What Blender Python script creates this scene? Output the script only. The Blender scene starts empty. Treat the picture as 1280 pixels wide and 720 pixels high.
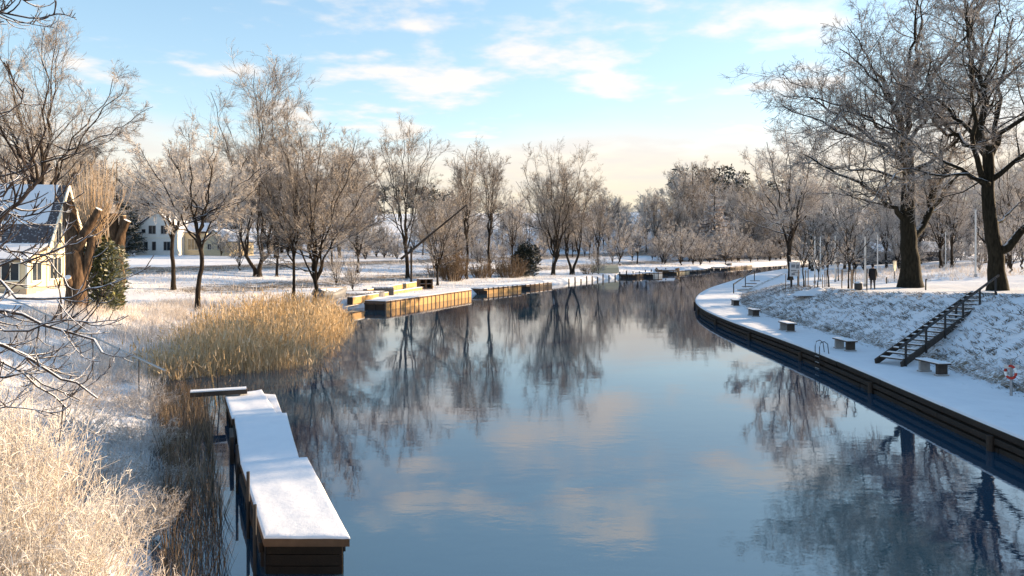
import bpy, bmesh, math, random
import numpy as np
from mathutils import Vector, Matrix

R = math.radians
SC = bpy.context.scene
COL = SC.collection

# ------------------------------------------------------------------ camera
CAMZ, FPX, HOR = 5.9, 924.0, 306.0          # eye height, focal length and horizon row measured on the photograph
cd = bpy.data.cameras.new('camera')
cam = bpy.data.objects.new('camera', cd); COL.objects.link(cam)
cam.location = (0, 0, CAMZ); cam.rotation_euler = (R(90), 0, 0)
cd.sensor_width = 36; cd.lens = 36 * FPX / 1280
cd.shift_y = -(360 - HOR) / 1280
cd.clip_start = 0.1; cd.clip_end = 12000
SC.camera = cam

# ------------------------------------------------------------------ sun, sky, exposure
SUN_AZ, SUN_EL = R(66), R(13.5)                # azimuth clockwise from +Y
world = bpy.data.worlds.new('World'); SC.world = world; world.use_nodes = True
SKY_STRENGTH = 0.105

sd = bpy.data.lights.new('sun', 'SUN'); sd.energy = 5.0; sd.angle = R(0.5); sd.color = (1.0, 0.73, 0.45)
sun = bpy.data.objects.new('sun', sd); COL.objects.link(sun)
sdir = Vector((math.sin(SUN_AZ) * math.cos(SUN_EL), math.cos(SUN_AZ) * math.cos(SUN_EL), math.sin(SUN_EL)))
sun.rotation_euler = sdir.to_track_quat('Z', 'Y').to_euler()
sun.location = sdir * 60

SC.view_settings.view_transform = 'Standard'; SC.view_settings.look = 'None'
SC.view_settings.exposure = 1.42; SC.view_settings.gamma = 1.0
SC.view_settings.use_curve_mapping = False
SC.render.engine = 'CYCLES'
SC.cycles.max_bounces = 5; SC.cycles.diffuse_bounces = 2; SC.cycles.glossy_bounces = 3
SC.cycles.transparent_max_bounces = 4; SC.cycles.volume_bounces = 0
SC.cycles.use_denoising = True
try: SC.cycles.denoiser = 'OPENIMAGEDENOISE'
except Exception: pass
SC.cycles.caustics_reflective = False; SC.cycles.caustics_refractive = False

# ------------------------------------------------------------------ node helpers
class NT:
    def __init__(s, nt): s.nt = nt; s.n = nt.nodes; s.l = nt.links
    def node(s, typ, **kw):
        n = s.n.new(typ)
        ins = kw.pop('ins', {})
        for k, v in kw.items(): setattr(n, k, v)
        for k, v in ins.items(): s.set(n, k, v)
        return n
    def set(s, n, k, v):
        sock = n.inputs[k]
        if hasattr(v, 'bl_idname') and hasattr(v, 'outputs'): v = v.outputs[0]
        if isinstance(v, bpy.types.NodeSocket): s.l.new(v, sock)
        else: sock.default_value = v
    def math(s, op, a, b=0.0, c=None, clamp=False):
        n = s.node('ShaderNodeMath', operation=op, use_clamp=clamp); s.set(n, 0, a); s.set(n, 1, b)
        if c is not None: s.set(n, 2, c)
        return n.outputs[0]
    def ramp(s, v, lo, hi, a=0.0, b=1.0):
        n = s.node('ShaderNodeMapRange', interpolation_type='SMOOTHSTEP')
        for k, x in ((0, v), (1, lo), (2, hi), (3, a), (4, b)): s.set(n, k, x)
        return n.outputs[0]
    def mix(s, f, a, b):
        n = s.node('ShaderNodeMix', data_type='RGBA'); s.set(n, 0, f); s.set(n, 6, a); s.set(n, 7, b)
        return n.outputs[2]
    def noise(s, scale, detail=3.0, vec=None, rough=0.55, dist=0.0):
        n = s.node('ShaderNodeTexNoise'); s.set(n, 'Scale', scale); s.set(n, 'Detail', detail); s.set(n, 'Roughness', rough); s.set(n, 'Distortion', dist)
        if vec is not None: s.set(n, 'Vector', vec)
        return n.outputs[0]

def c4(c): return (c[0], c[1], c[2], 1.0)

MATS = {}
def material(name):
    m = bpy.data.materials.new(name); m.use_nodes = True
    t = NT(m.node_tree); b = m.node_tree.nodes['Principled BSDF']
    MATS[name] = m
    return m, t, b

def simple(name, col, rough=0.7, var=0.15, scale=6.0, bump=0.0, metallic=0.0, snow=0.0):
    """one-colour material with blotchy variation; snow > 0 lets snow lie on faces that look up"""
    m, t, b = material(name)
    co = t.node('ShaderNodeTexCoord').outputs['Object']
    n = t.noise(scale, 4, co)
    c = t.mix(n, c4([x * (1 - var * 2) for x in col]), c4([min(1, x * (1 + var * 2)) for x in col]))
    if snow > 0:
        g = t.node('ShaderNodeNewGeometry')
        z = t.node('ShaderNodeSeparateXYZ', ins={0: g.outputs['Normal']}).outputs[2]
        n2 = t.noise(5.0, 3, co)
        f = t.ramp(t.math('ADD', z, t.math('MULTIPLY', t.math('SUBTRACT', n2, 0.5), 1.0)), 0.75 - 0.5 * snow, 0.95 - 0.5 * snow)
        c = t.mix(f, c, (0.80, 0.82, 0.86, 1))
    t.set(b, 'Base Color', c); t.set(b, 'Roughness', rough); t.set(b, 'Metallic', metallic)
    b.inputs['Specular IOR Level'].default_value = 0.25
    if bump:
        bn = t.node('ShaderNodeBump', ins={'Height': t.noise(scale * 6, 4, co), 'Strength': bump, 'Distance': 0.03})
        t.set(b, 'Normal', bn.outputs[0])
    return m

# ------------------------------------------------------------------ world: Nishita sky with a layer of broken cloud
def build_world():
    t = NT(world.node_tree)
    bg = world.node_tree.nodes['Background']
    sky = t.node('ShaderNodeTexSky', sky_type='NISHITA', sun_disc=False, sun_elevation=SUN_EL, sun_rotation=SUN_AZ,
                 altitude=0, air_density=1.0, dust_density=0.12, ozone_density=2.0)
    co = t.node('ShaderNodeTexCoord').outputs['Generated']
    s = t.node('ShaderNodeSeparateXYZ', ins={0: co})
    z = t.math('MAXIMUM', s.outputs[2], 0.0)
    zz = t.math('ADD', z, 0.10)
    v = t.node('ShaderNodeCombineXYZ', ins={0: t.math('DIVIDE', s.outputs[0], zz), 1: t.math('DIVIDE', s.outputs[1], zz), 2: 5.0})
    v = t.node('ShaderNodeVectorMath', operation='ADD', ins={0: v.outputs[0], 1: (11.0, 2.0, 0.0)})
    puffs = t.noise(2.7, 5, v.outputs[0], 0.52, 0.0)
    big = t.noise(0.5, 2, v.outputs[0], 0.55)
    # scattered small clouds high up, an unbroken pale bank low down
    thr = t.math('SUBTRACT', 0.635, t.math('MULTIPLY', t.math('SUBTRACT', big, 0.5), 0.6))
    thr = t.math('ADD', thr, t.ramp(z, 0.30, 0.45, 0.0, 0.25))          # clear air overhead
    f1 = t.ramp(t.math('SUBTRACT', puffs, thr), -0.06, 0.14, 0.0, 0.9)
    edge = t.math('ADD', z, t.math('MULTIPLY', t.math('SUBTRACT', t.math('ADD', t.math('MULTIPLY', big, 0.7), t.math('MULTIPLY', puffs, 0.3)), 0.5), 0.30))
    f2 = t.ramp(edge, 0.085, 0.20, 0.95, 0.0)
    f = t.math('MAXIMUM', f1, f2)
    # cloud colour: pinkish white, creamier near the horizon where the low sun reddens it
    low = t.ramp(z, 0.02, 0.20)
    cc = t.mix(low, (3.8, 3.25, 2.4, 1), (4.0, 3.7, 3.45, 1))
    cc2 = t.mix(t.ramp(puffs, 0.35, 0.65), t.mix(0.25, cc, (2.3, 2.5, 2.9, 1)), cc)
    # soft shoulder so that the air near the sun does not clip
    den = t.node('ShaderNodeVectorMath', operation='MULTIPLY_ADD', ins={0: sky.outputs[0], 1: (0.16, 0.16, 0.16), 2: (1, 1, 1)})
    soft = t.node('ShaderNodeVectorMath', operation='DIVIDE', ins={0: sky.outputs[0], 1: den.outputs[0]})
    skyc = t.node('ShaderNodeHueSaturation', ins={'Saturation': 1.06, 'Value': 1.6, 'Color': soft.outputs[0]})
    t.set(bg, 'Color', t.mix(f, skyc.outputs[0], cc2))
    t.set(bg, 'Strength', SKY_STRENGTH)
build_world()

# ------------------------------------------------------------------ objects
def link(o, parent=None):
    COL.objects.link(o)
    if parent is not None: o.parent = parent
    return o

def tag(o, label=None, cat=None, group=None, kind=None):
    for k, v in (('label', label), ('category', cat), ('group', group), ('kind', kind)):
        if v: o[k] = v
    return o

def thing(name, label, cat, loc=(0, 0, 0), rz=0.0, group=None, scale=1.0):
    o = bpy.data.objects.new(name, None); o.empty_display_size = 0.3
    link(o); o.location = loc; o.rotation_euler = (0, 0, rz); o.scale = (scale,) * 3
    return tag(o, label, cat, group)

def np_mesh(name, V, Q, mat, smooth=False, tris=None):
    """mesh from numpy arrays: V (n,3), Q (m,4) quads, tris (k,3)"""
    me = bpy.data.meshes.new(name)
    V = np.asarray(V, dtype=np.float32); Q = np.asarray(Q, dtype=np.int32).reshape(-1, 4)
    T = np.zeros((0, 3), np.int32) if tris is None else np.asarray(tris, np.int32).reshape(-1, 3)
    me.vertices.add(len(V)); me.vertices.foreach_set('co', V.ravel())
    loops = np.concatenate([Q.ravel(), T.ravel()])
    me.loops.add(len(loops)); me.loops.foreach_set('vertex_index', loops)
    me.polygons.add(len(Q) + len(T))
    st = np.concatenate([np.arange(len(Q)) * 4, len(Q) * 4 + np.arange(len(T)) * 3]).astype(np.int32)
    me.polygons.foreach_set('loop_start', st)
    me.update(calc_edges=True)
    if smooth: me.polygons.foreach_set('use_smooth', np.ones(len(Q) + len(T), dtype=bool))
    if mat is not None: me.materials.append(MATS[mat])
    return me

def obj(name, me, parent=None, loc=None):
    o = bpy.data.objects.new(name, me); link(o, parent)
    if loc is not None: o.location = loc
    return o

class MB:
    """collects boxes, bars and prisms for ONE part"""
    def __init__(s): s.v = []; s.f = []
    def box(s, c, size, rz=0.0, ry=0.0, rx=0.0):
        m = Matrix.Rotation(rz, 3, 'Z') @ Matrix.Rotation(ry, 3, 'Y') @ Matrix.Rotation(rx, 3, 'X')
        b = len(s.v); c = Vector(c)
        for sx, sy, sz in ((-1,-1,-1),(1,-1,-1),(1,1,-1),(-1,1,-1),(-1,-1,1),(1,-1,1),(1,1,1),(-1,1,1)):
            s.v.append(tuple(c + m @ Vector((sx*size[0]/2, sy*size[1]/2, sz*size[2]/2))))
        for q in ((3,2,1,0),(4,5,6,7),(0,1,5,4),(1,2,6,5),(2,3,7,6),(3,0,4,7)): s.f.append(tuple(b + i for i in q))
        return s
    def bar(s, a, b_, w, h, up=(0, 0, 1)):
        """rectangular bar from a to b"""
        a = Vector(a); b_ = Vector(b_); d = (b_ - a).normalized(); u = Vector(up)
        side = d.cross(u)
        side = side.normalized() if side.length > 1e-4 else Vector((1, 0, 0))
        u2 = side.cross(d).normalized(); i = len(s.v)
        for p in (a, b_):
            for sx, sz in ((-1,-1),(1,-1),(1,1),(-1,1)): s.v.append(tuple(p + side*sx*w/2 + u2*sz*h/2))
        for q in ((0,1,2,3),(7,6,5,4),(0,4,5,1),(1,5,6,2),(2,6,7,3),(3,7,4,0)): s.f.append(tuple(i + k for k in q))
        return s
    def tube(s, pts, rad, n=8, cap=True):
        pts = [Vector(p) for p in pts]
        if not hasattr(rad, '__len__'): rad = [rad] * len(pts)
        i0 = len(s.v)
        for k, p in enumerate(pts):
            d = (pts[min(k+1, len(pts)-1)] - pts[max(k-1, 0)]).normalized()
            ref = Vector((0, 0, 1)) if abs(d.z) < 0.9 else Vector((1, 0, 0))
            a = d.cross(ref).normalized(); b = d.cross(a)
            for j in range(n):
                w = 2*math.pi*j/n; s.v.append(tuple(p + (a*math.cos(w) + b*math.sin(w))*rad[k]))
        for k in range(len(pts)-1):
            for j in range(n):
                a0 = i0+k*n+j; a1 = i0+k*n+(j+1) % n
                s.f.append((a0, a0+n, a1+n, a1))
        if cap:
            s.f.append(tuple(i0+j for j in range(n))); s.f.append(tuple(i0+(len(pts)-1)*n+j for j in reversed(range(n))))
        return s
    def prism(s, poly, z0, z1):
        """vertical prism over a ground polygon (counter-clockwise)"""
        i = len(s.v); n = len(poly)
        for p in poly: s.v.append((p[0], p[1], z0))
        for p in poly: s.v.append((p[0], p[1], z1))
        s.f.append(tuple(i+n+k for k in range(n))); s.f.append(tuple(i+k for k in reversed(range(n))))
        for k in range(n): s.f.append((i+k, i+(k+1) % n, i+n+(k+1) % n, i+n+k))
        return s
    def poly(s, pts):
        i = len(s.v); s.v += [tuple(p) for p in pts]; s.f.append(tuple(range(i, i+len(pts)))); return s
    def hull(s, poly, d):
        """polygon in space extruded by vector d"""
        i = len(s.v); n = len(poly); d = Vector(d)
        s.v += [tuple(p) for p in poly]; s.v += [tuple(Vector(p)+d) for p in poly]
        s.f.append(tuple(i+k for k in reversed(range(n)))); s.f.append(tuple(i+n+k for k in range(n)))
        for k in range(n): s.f.append((i+k, i+(k+1) % n, i+n+(k+1) % n, i+n+k))
        return s
    def build(s, name, mat, parent=None, loc=None, bevel=0.0, smooth=False):
        me = bpy.data.meshes.new(name); me.from_pydata(s.v, [], s.f)
        bm = bmesh.new(); bm.from_mesh(me)
        bmesh.ops.recalc_face_normals(bm, faces=bm.faces)
        if bevel: bmesh.ops.bevel(bm, geom=list(bm.edges), offset=bevel, segments=1, affect='EDGES')
        bm.to_mesh(me); bm.free()
        if smooth: me.polygons.foreach_set('use_smooth', np.ones(len(me.polygons), dtype=bool))
        me.materials.append(MATS[mat])
        return obj(name, me, parent, loc)

# ------------------------------------------------------------------ materials
def mat_bark(name, dark, light, snow):
    m, t, b = material(name)
    co = t.node('ShaderNodeTexCoord').outputs['Object']
    mp = t.node('ShaderNodeMapping', ins={'Vector': co, 'Scale': (1, 1, 0.22)}).outputs[0]
    n = t.noise(9, 6, mp, 0.65)
    c = t.mix(t.ramp(n, 0.3, 0.7), c4(dark), c4(light))
    g = t.node('ShaderNodeNewGeometry')
    z = t.node('ShaderNodeSeparateXYZ', ins={0: g.outputs['Normal']}).outputs[2]
    f = t.ramp(t.math('ADD', z, t.math('MULTIPLY', t.math('SUBTRACT', t.noise(6, 3, co), 0.5), 0.9)), 0.62 - snow*0.4, 0.85 - snow*0.4)
    t.set(b, 'Base Color', t.mix(f, c, (0.80, 0.81, 0.85, 1))); t.set(b, 'Roughness', 0.9)
    b.inputs['Specular IOR Level'].default_value = 0.15
    t.set(b, 'Normal', t.node('ShaderNodeBump', ins={'Height': n, 'Strength': 0.9, 'Distance': 0.06}).outputs[0])
mat_bark('bark', (0.012, 0.009, 0.007), (0.05, 0.038, 0.029), 0.3)
mat_bark('bark_oak', (0.008, 0.008, 0.006), (0.032, 0.029, 0.021), 0.25)
mat_bark('bark_willow', (0.035, 0.022, 0.014), (0.15, 0.098, 0.062), 0.25)
mat_bark('bark_branch', (0.02, 0.016, 0.016), (0.07, 0.055, 0.05), 0.5)

def mat_strand(name, dark, light, frost, lo, hi, up=0.5, transl=0.0):
    """twigs, stalks and blades: colour differs from strand to strand, frost lies on the upper side"""
    m, t, b = material(name)
    g = t.node('ShaderNodeNewGeometry')
    rnd = g.outputs['Random Per Island']
    z = t.node('ShaderNodeSeparateXYZ', ins={0: g.outputs['Normal']}).outputs[2]
    co = t.node('ShaderNodeTexCoord').outputs['Object']
    base = t.mix(rnd, c4(dark), c4(light))
    f = t.math('ADD', t.ramp(t.noise(0.35, 3, co), 0.3, 0.7, lo, hi), t.math('MULTIPLY', z, up))
    f = t.math('ADD', f, t.math('MULTIPLY', t.math('SUBTRACT', t.math('FRACT', t.math('MULTIPLY', rnd, 7.31)), 0.5), 0.5), clamp=True)
    t.set(b, 'Base Color', t.mix(f, base, c4(frost))); t.set(b, 'Roughness', 0.75)
    b.inputs['Specular IOR Level'].default_value = 0.2
    if transl:
        tr = t.node('ShaderNodeBsdfTranslucent', ins={'Color': t.mix(f, base, c4(frost))})
        mx = t.node('ShaderNodeMixShader', ins={0: transl, 1: b.outputs[0], 2: tr.outputs[0]})
        t.l.new(mx.outputs[0], t.n['Material Output'].inputs[0])
mat_strand('twig', (0.065, 0.048, 0.036), (0.17, 0.125, 0.095), (0.74, 0.69, 0.63), 0.16, 0.5, 0.4)
mat_strand('twig_oak', (0.032, 0.025, 0.02), (0.10, 0.075, 0.058), (0.76, 0.70, 0.65), 0.16, 0.55, 0.45)
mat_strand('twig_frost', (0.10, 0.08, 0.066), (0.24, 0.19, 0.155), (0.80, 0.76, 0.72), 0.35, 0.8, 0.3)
mat_strand('twig_far', (0.11, 0.09, 0.08), (0.25, 0.20, 0.17), (0.76, 0.71, 0.68), 0.25, 0.75, 0.3)
mat_strand('reed', (0.36, 0.24, 0.11), (0.66, 0.48, 0.27), (0.84, 0.74, 0.58), 0.05, 0.3, 0.2, 0.25)
mat_strand('reed_old', (0.07, 0.05, 0.032), (0.22, 0.155, 0.10), (0.6, 0.5, 0.38), -0.2, 0.2, 0.2, 0.2)
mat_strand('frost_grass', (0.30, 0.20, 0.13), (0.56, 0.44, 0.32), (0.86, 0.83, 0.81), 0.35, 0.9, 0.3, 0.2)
mat_strand('tussock', (0.07, 0.058, 0.045), (0.20, 0.165, 0.125), (0.80, 0.81, 0.84), 0.15, 0.75, 0.3, 0.1)
mat_strand('thicket', (0.05, 0.032, 0.02), (0.20, 0.13, 0.07), (0.6, 0.52, 0.45), -0.2, 0.2, 0.2)
mat_strand('evergreen', (0.05, 0.065, 0.022), (0.19, 0.19, 0.075), (0.80, 0.79, 0.75), -0.1, 0.35, 0.35)
mat_strand('evergreen_far', (0.012, 0.018, 0.014), (0.035, 0.042, 0.03), (0.55, 0.55, 0.57), -0.2, 0.2, 0.35)
mat_strand('leaf_brown', (0.12, 0.045, 0.022), (0.26, 0.10, 0.045), (0.7, 0.62, 0.58), -0.2, 0.1, 0.2)

def mat_ground():
    m, t, b = material('snow_ground')
    co = t.node('ShaderNodeTexCoord').outputs['Object']
    at = t.node('ShaderNodeAttribute', attribute_name='bare').outputs['Fac']
    n1 = t.noise(0.9, 6, co, 0.62); n2 = t.noise(7.0, 4, co, 0.6)
    f = t.ramp(t.math('ADD', t.math('ADD', t.math('MULTIPLY', n1, 0.5), t.math('MULTIPLY', n2, 0.6)), t.math('SUBTRACT', at, 1.0)), 0.0, 0.16)
    dirt = t.mix(n2, (0.06, 0.045, 0.03, 1), (0.26, 0.19, 0.115, 1))
    t.set(b, 'Base Color', t.mix(f, t.mix(n1, (0.76, 0.78, 0.82, 1), (0.86, 0.87, 0.89, 1)), dirt))
    t.set(b, 'Roughness', 0.65); b.inputs['Specular IOR Level'].default_value = 0.25
    h = t.math('ADD', t.math('MULTIPLY', n1, 0.8), t.math('MULTIPLY', n2, 0.35))
    t.set(b, 'Normal', t.node('ShaderNodeBump', ins={'Height': h, 'Strength': 0.7, 'Distance': 0.12}).outputs[0])
mat_ground()
def mat_snow():
    m, t, b = material('snow')
    co = t.node('ShaderNodeTexCoord').outputs['Object']
    n1 = t.noise(2.0, 6, co, 0.6); n2 = t.noise(60, 3, co)
    t.set(b, 'Base Color', t.mix(n1, (0.74, 0.76, 0.80, 1), (0.86, 0.87, 0.89, 1))); t.set(b, 'Roughness', 0.6)
    b.inputs['Specular IOR Level'].default_value = 0.25
    t.set(b, 'Normal', t.node('ShaderNodeBump', ins={'Height': t.math('ADD', n1, t.math('MULTIPLY', n2, 0.08)), 'Strength': 0.5, 'Distance': 0.05}).outputs[0])
mat_snow()
def mat_trodden():
    m, t, b = material('snow_trodden')
    co = t.node('ShaderNodeTexCoord').outputs['Object']
    n1 = t.noise(1.3, 6, co, 0.6); vo = t.node('ShaderNodeTexVoronoi', ins={'Vector': co, 'Scale': 2.2, 'Randomness': 1.0}).outputs['Distance']
    steps = t.math('MULTIPLY', t.ramp(vo, 0.10, 0.22), 1.0); where = t.ramp(t.noise(0.35, 3, co), 0.42, 0.6)
    h = t.math('ADD', t.math('MULTIPLY', n1, 0.9), t.math('MULTIPLY', t.math('MULTIPLY', steps, where), 0.6))
    t.set(b, 'Base Color', t.mix(n1, (0.72, 0.74, 0.78, 1), (0.86, 0.87, 0.89, 1))); t.set(b, 'Roughness', 0.65); b.inputs['Specular IOR Level'].default_value = 0.25
    t.set(b, 'Normal', t.node('ShaderNodeBump', ins={'Height': h, 'Strength': 0.7, 'Distance': 0.07}).outputs[0])
mat_trodden()
def mat_water():
    m, t, b = material('river_water')
    co = t.node('ShaderNodeTexCoord').outputs['Object']
    mp = t.node('ShaderNodeMapping', ins={'Vector': co, 'Scale': (0.55, 1.0, 1.0)}).outputs[0]
    fine = t.noise(2.3, 4, mp, 0.55); wide = t.noise(0.35, 3, mp, 0.5)
    calm = t.ramp(t.noise(0.06, 3, co), 0.35, 0.7, 0.25, 1.0)
    h = t.math('ADD', t.math('MULTIPLY', t.math('MULTIPLY', fine, 0.009), calm), t.math('MULTIPLY', wide, 0.010))
    t.set(b, 'Base Color', (0.018, 0.052, 0.088, 1)); t.set(b, 'Roughness', 0.012); b.inputs['IOR'].default_value = 2.8
    b.inputs['Specular IOR Level'].default_value = 0.5
    t.set(b, 'Normal', t.node('ShaderNodeBump', ins={'Height': h, 'Strength': 1.0, 'Distance': 0.5}).outputs[0])
mat_water()

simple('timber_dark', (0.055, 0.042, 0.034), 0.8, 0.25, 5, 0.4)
simple('timber_shade', (0.014, 0.011, 0.009), 0.6, 0.25, 5, 0.3)  # near-black timber: shade under the jetty put into the colour
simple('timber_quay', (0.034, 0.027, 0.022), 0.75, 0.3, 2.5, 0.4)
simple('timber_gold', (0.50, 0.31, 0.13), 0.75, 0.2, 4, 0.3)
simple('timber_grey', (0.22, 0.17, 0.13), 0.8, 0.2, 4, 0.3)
simple('timber_brown', (0.13, 0.08, 0.05), 0.8, 0.25, 4, 0.3, snow=0.4)
simple('metal_dark', (0.035, 0.033, 0.033), 0.5, 0.1, 8)
simple('metal_grey', (0.32, 0.33, 0.34), 0.45, 0.1, 8, metallic=0.6)
simple('pole_white', (0.70, 0.69, 0.66), 0.55, 0.08, 6)
simple('stone', (0.30, 0.29, 0.28), 0.85, 0.15, 5, 0.3, snow=0.8)
simple('stone_pale', (0.62, 0.60, 0.57), 0.85, 0.1, 5, 0.2)
simple('wall_cream', (0.68, 0.57, 0.38), 0.8, 0.06, 2, 0.1)
simple('wall_white', (0.80, 0.78, 0.73), 0.8, 0.05, 2, 0.1)
simple('plinth', (0.50, 0.38, 0.26), 0.85, 0.1, 2, 0.2)
simple('trim_white', (0.82, 0.78, 0.66), 0.6, 0.05, 4)
simple('roof_tile', (0.09, 0.08, 0.085), 0.8, 0.2, 5, 0.4, snow=0.15)
simple('wall_dark', (0.045, 0.042, 0.045), 0.8, 0.2, 2)
simple('brick_red', (0.30, 0.12, 0.075), 0.85, 0.15, 6, 0.2)
simple('glass', (0.025, 0.032, 0.04), 0.06, 0.1, 2)
simple('glass_warm', (0.30, 0.25, 0.17), 0.25, 0.3, 0.8)
simple('buoy_red', (0.45, 0.045, 0.03), 0.5, 0.08, 6)
simple('buoy_white', (0.8, 0.8, 0.78), 0.5, 0.05, 6)
simple('tarp_grey', (0.13, 0.125, 0.12), 0.7, 0.2, 4, 0.3, snow=0.3)
simple('boat_hull', (0.16, 0.165, 0.18), 0.5, 0.15, 3, 0.1, snow=0.3)
simple('boat_brown', (0.20, 0.13, 0.08), 0.5, 0.2, 3, 0.1, snow=0.4)
simple('sign_panel', (0.55, 0.60, 0.66), 0.5, 0.12, 6)
simple('sign_print', (0.18, 0.21, 0.25), 0.5, 0.2, 9)
simple('sign_cream', (0.80, 0.68, 0.46), 0.5, 0.05, 6)
simple('jacket', (0.016, 0.016, 0.02), 0.9, 0.2, 12)
simple('trousers', (0.05, 0.05, 0.06), 0.9, 0.2, 12)
simple('skin', (0.50, 0.30, 0.22), 0.6, 0.05, 12)
simple('hair_dark', (0.03, 0.022, 0.018), 0.8, 0.2, 20)
simple('cut_wood', (0.62, 0.47, 0.30), 0.8, 0.1, 12, snow=0.6)

# ------------------------------------------------------------------ shore lines and terrain
LS = np.array([(-40,-0.8),(0,-1.2),(8,-3.2),(13,-5.9),(18,-8.5),(24,-11.2),(30,-14.5),(36,-17.0),(50,-18.5),(60,-17.5),(66,-15.5),(70,-13.0),
               (84,-5.6),(97,0.2),(108,6.0),(125,15.0),(145,28),(172,43),(205,64),(235,88),(290,135),(400,240),(900,740),(3000,2900)], float)
RS = np.array([(-40,11.6),(0,12.8),(19.6,13.6),(25.4,14.0),(31.3,14.5),(38.6,14.9),(44.4,14.8),(52.4,14.8),(61,15.4),(69,16.9),(78,19.6),(89,23.7),
               (105,31.0),(134,44.0),(165,62),(200,86),(250,132),(290,172),(400,290),(900,800),(3000,2980)], float)
def _smooth(T, sig):
    g = np.arange(-60, 460, 0.5); v = np.interp(g, T[:,0], T[:,1]); v[g < -40] = T[0,1]
    k = np.arange(-int(sig*8), int(sig*8)+1)*0.5; w = np.exp(-k*k/(2*sig*sig)); w /= w.sum()
    s = np.convolve(v, w, 'same'); ok = (g > -38) & (g < 430)
    return np.concatenate([g[ok], [900, 3000]]), np.concatenate([s[ok], T[-2:,1]])
_LG, _LV = _smooth(LS, 1.6); _RG, _RV = _smooth(RS, 4.0)
def xl(y): return np.interp(y, _LG, _LV)
def xr(y): return np.interp(y, _RG, _RV)
def ss(a, b, x):
    t = np.clip((x-a)/(b-a), 0, 1); return t*t*(3-2*t)
def vnoise(x, y, s, seed=0):
    """cheap smooth noise, -1..1"""
    a = np.sin(x*s*1.0+seed*1.7+1.3*np.sin(y*s*0.83+seed)) ; b = np.sin(y*s*1.13+seed*2.3+1.1*np.sin(x*s*0.71+seed*0.6))
    c = np.sin((x+y)*s*1.9+seed*0.9) * np.sin((x-y)*s*1.6+seed)
    return (a*b*0.65+c*0.35)
PL = np.array([(-50,3.4),(20,3.65),(30,3.6),(37,3.42),(42,3.15),(47,2.85),(52,2.64),(60,2.5),(75,2.3),(95,2.15),(110,2.0),(150,1.7),(300,1.6),(3000,1.6)])
def ground(x, y):
    x = np.asarray(x, float); y = np.asarray(y, float)
    dl = xl(y)-x; dr = x-xr(y)
    wn = 1-ss(40, 62, y)                                   # near bank is steep, the one along the docks low
    near = -0.4+0.6*ss(-0.8, 1.2, dl)+1.9*ss(0.3, 9, dl)+0.9*ss(7, 22, dl)+1.9*ss(0.3, 3.4, dl)*(1-ss(9, 14.5, y))
    far = -0.4+1.15*ss(-0.3, 2.0, dl)+0.35*ss(2, 14, dl)+1.6*ss(10, 42, dl)+0.8*ss(40, 110, dl)
    zl = near*wn+far*(1-wn)
    rowl = x/np.maximum(y, 30)
    hill = 9*ss(175, 320, y)*ss(0.35, -0.25, rowl)+14*ss(215, 330, y)*ss(0.05, 0.25, rowl)+10*ss(280, 420, y)+18*ss(400, 900, y)
    zl = zl+hill*ss(5, 90, dl)
    P = np.interp(y, PL[:,0], PL[:,1])
    foot = 3.2+1.3*ss(55, 80, y); wid = 5.7+2.4*ss(60, 95, y)
    zr = 0.60+(P-0.60)*(0.55*np.clip((dr-foot)/wid, 0, 1)+0.45*ss(foot-0.5, foot+wid+0.3, dr))
    zr = zr-1.8*ss(0.9, 0.2, dr)
    zr = zr+2.3*ss(11, 62, dr)+14*ss(200, 420, y)*ss(10, 100, dr)+10*ss(400, 900, y)
    z = np.where(dl > -0.8, zl, np.where(dr > 0.2, zr, -1.2))
    rough = np.where(dl > 0, ss(0, 4, dl)*0.10, np.where(dr > 0, ss(3.0, 4.5, dr)*0.05, 0))
    z = z+rough*(vnoise(x, y, 1.3, 1)+0.6*vnoise(x, y, 3.1, 2))+np.where(dl > 0, ss(0, 12, dl), ss(8, 16, dr))*0.10*vnoise(x, y, 0.33, 5)
    slope = np.where(dr > foot-0.3, ss(foot-0.4, foot+0.6, dr)*(1-ss(foot+wid-0.6, foot+wid+0.8, dr)), 0)
    z = z+slope*0.05*vnoise(x, y, 5.3, 7)+slope*0.03*vnoise(x, y, 11.0, 9)
    return z
def gz(x, y): return float(ground(x, y))
def gp(u, y):
    """the spot on the ground that stands y metres ahead under photo column u"""
    x = (u-640)/FPX*y
    return Vector((x, y, gz(x, y)))
def at(u, v, z):
    """the spot at height z seen at a photo pixel"""
    y = FPX*(CAMZ-z)/(v-HOR)
    return Vector(((u-640)/FPX*y, y, z))

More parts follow.
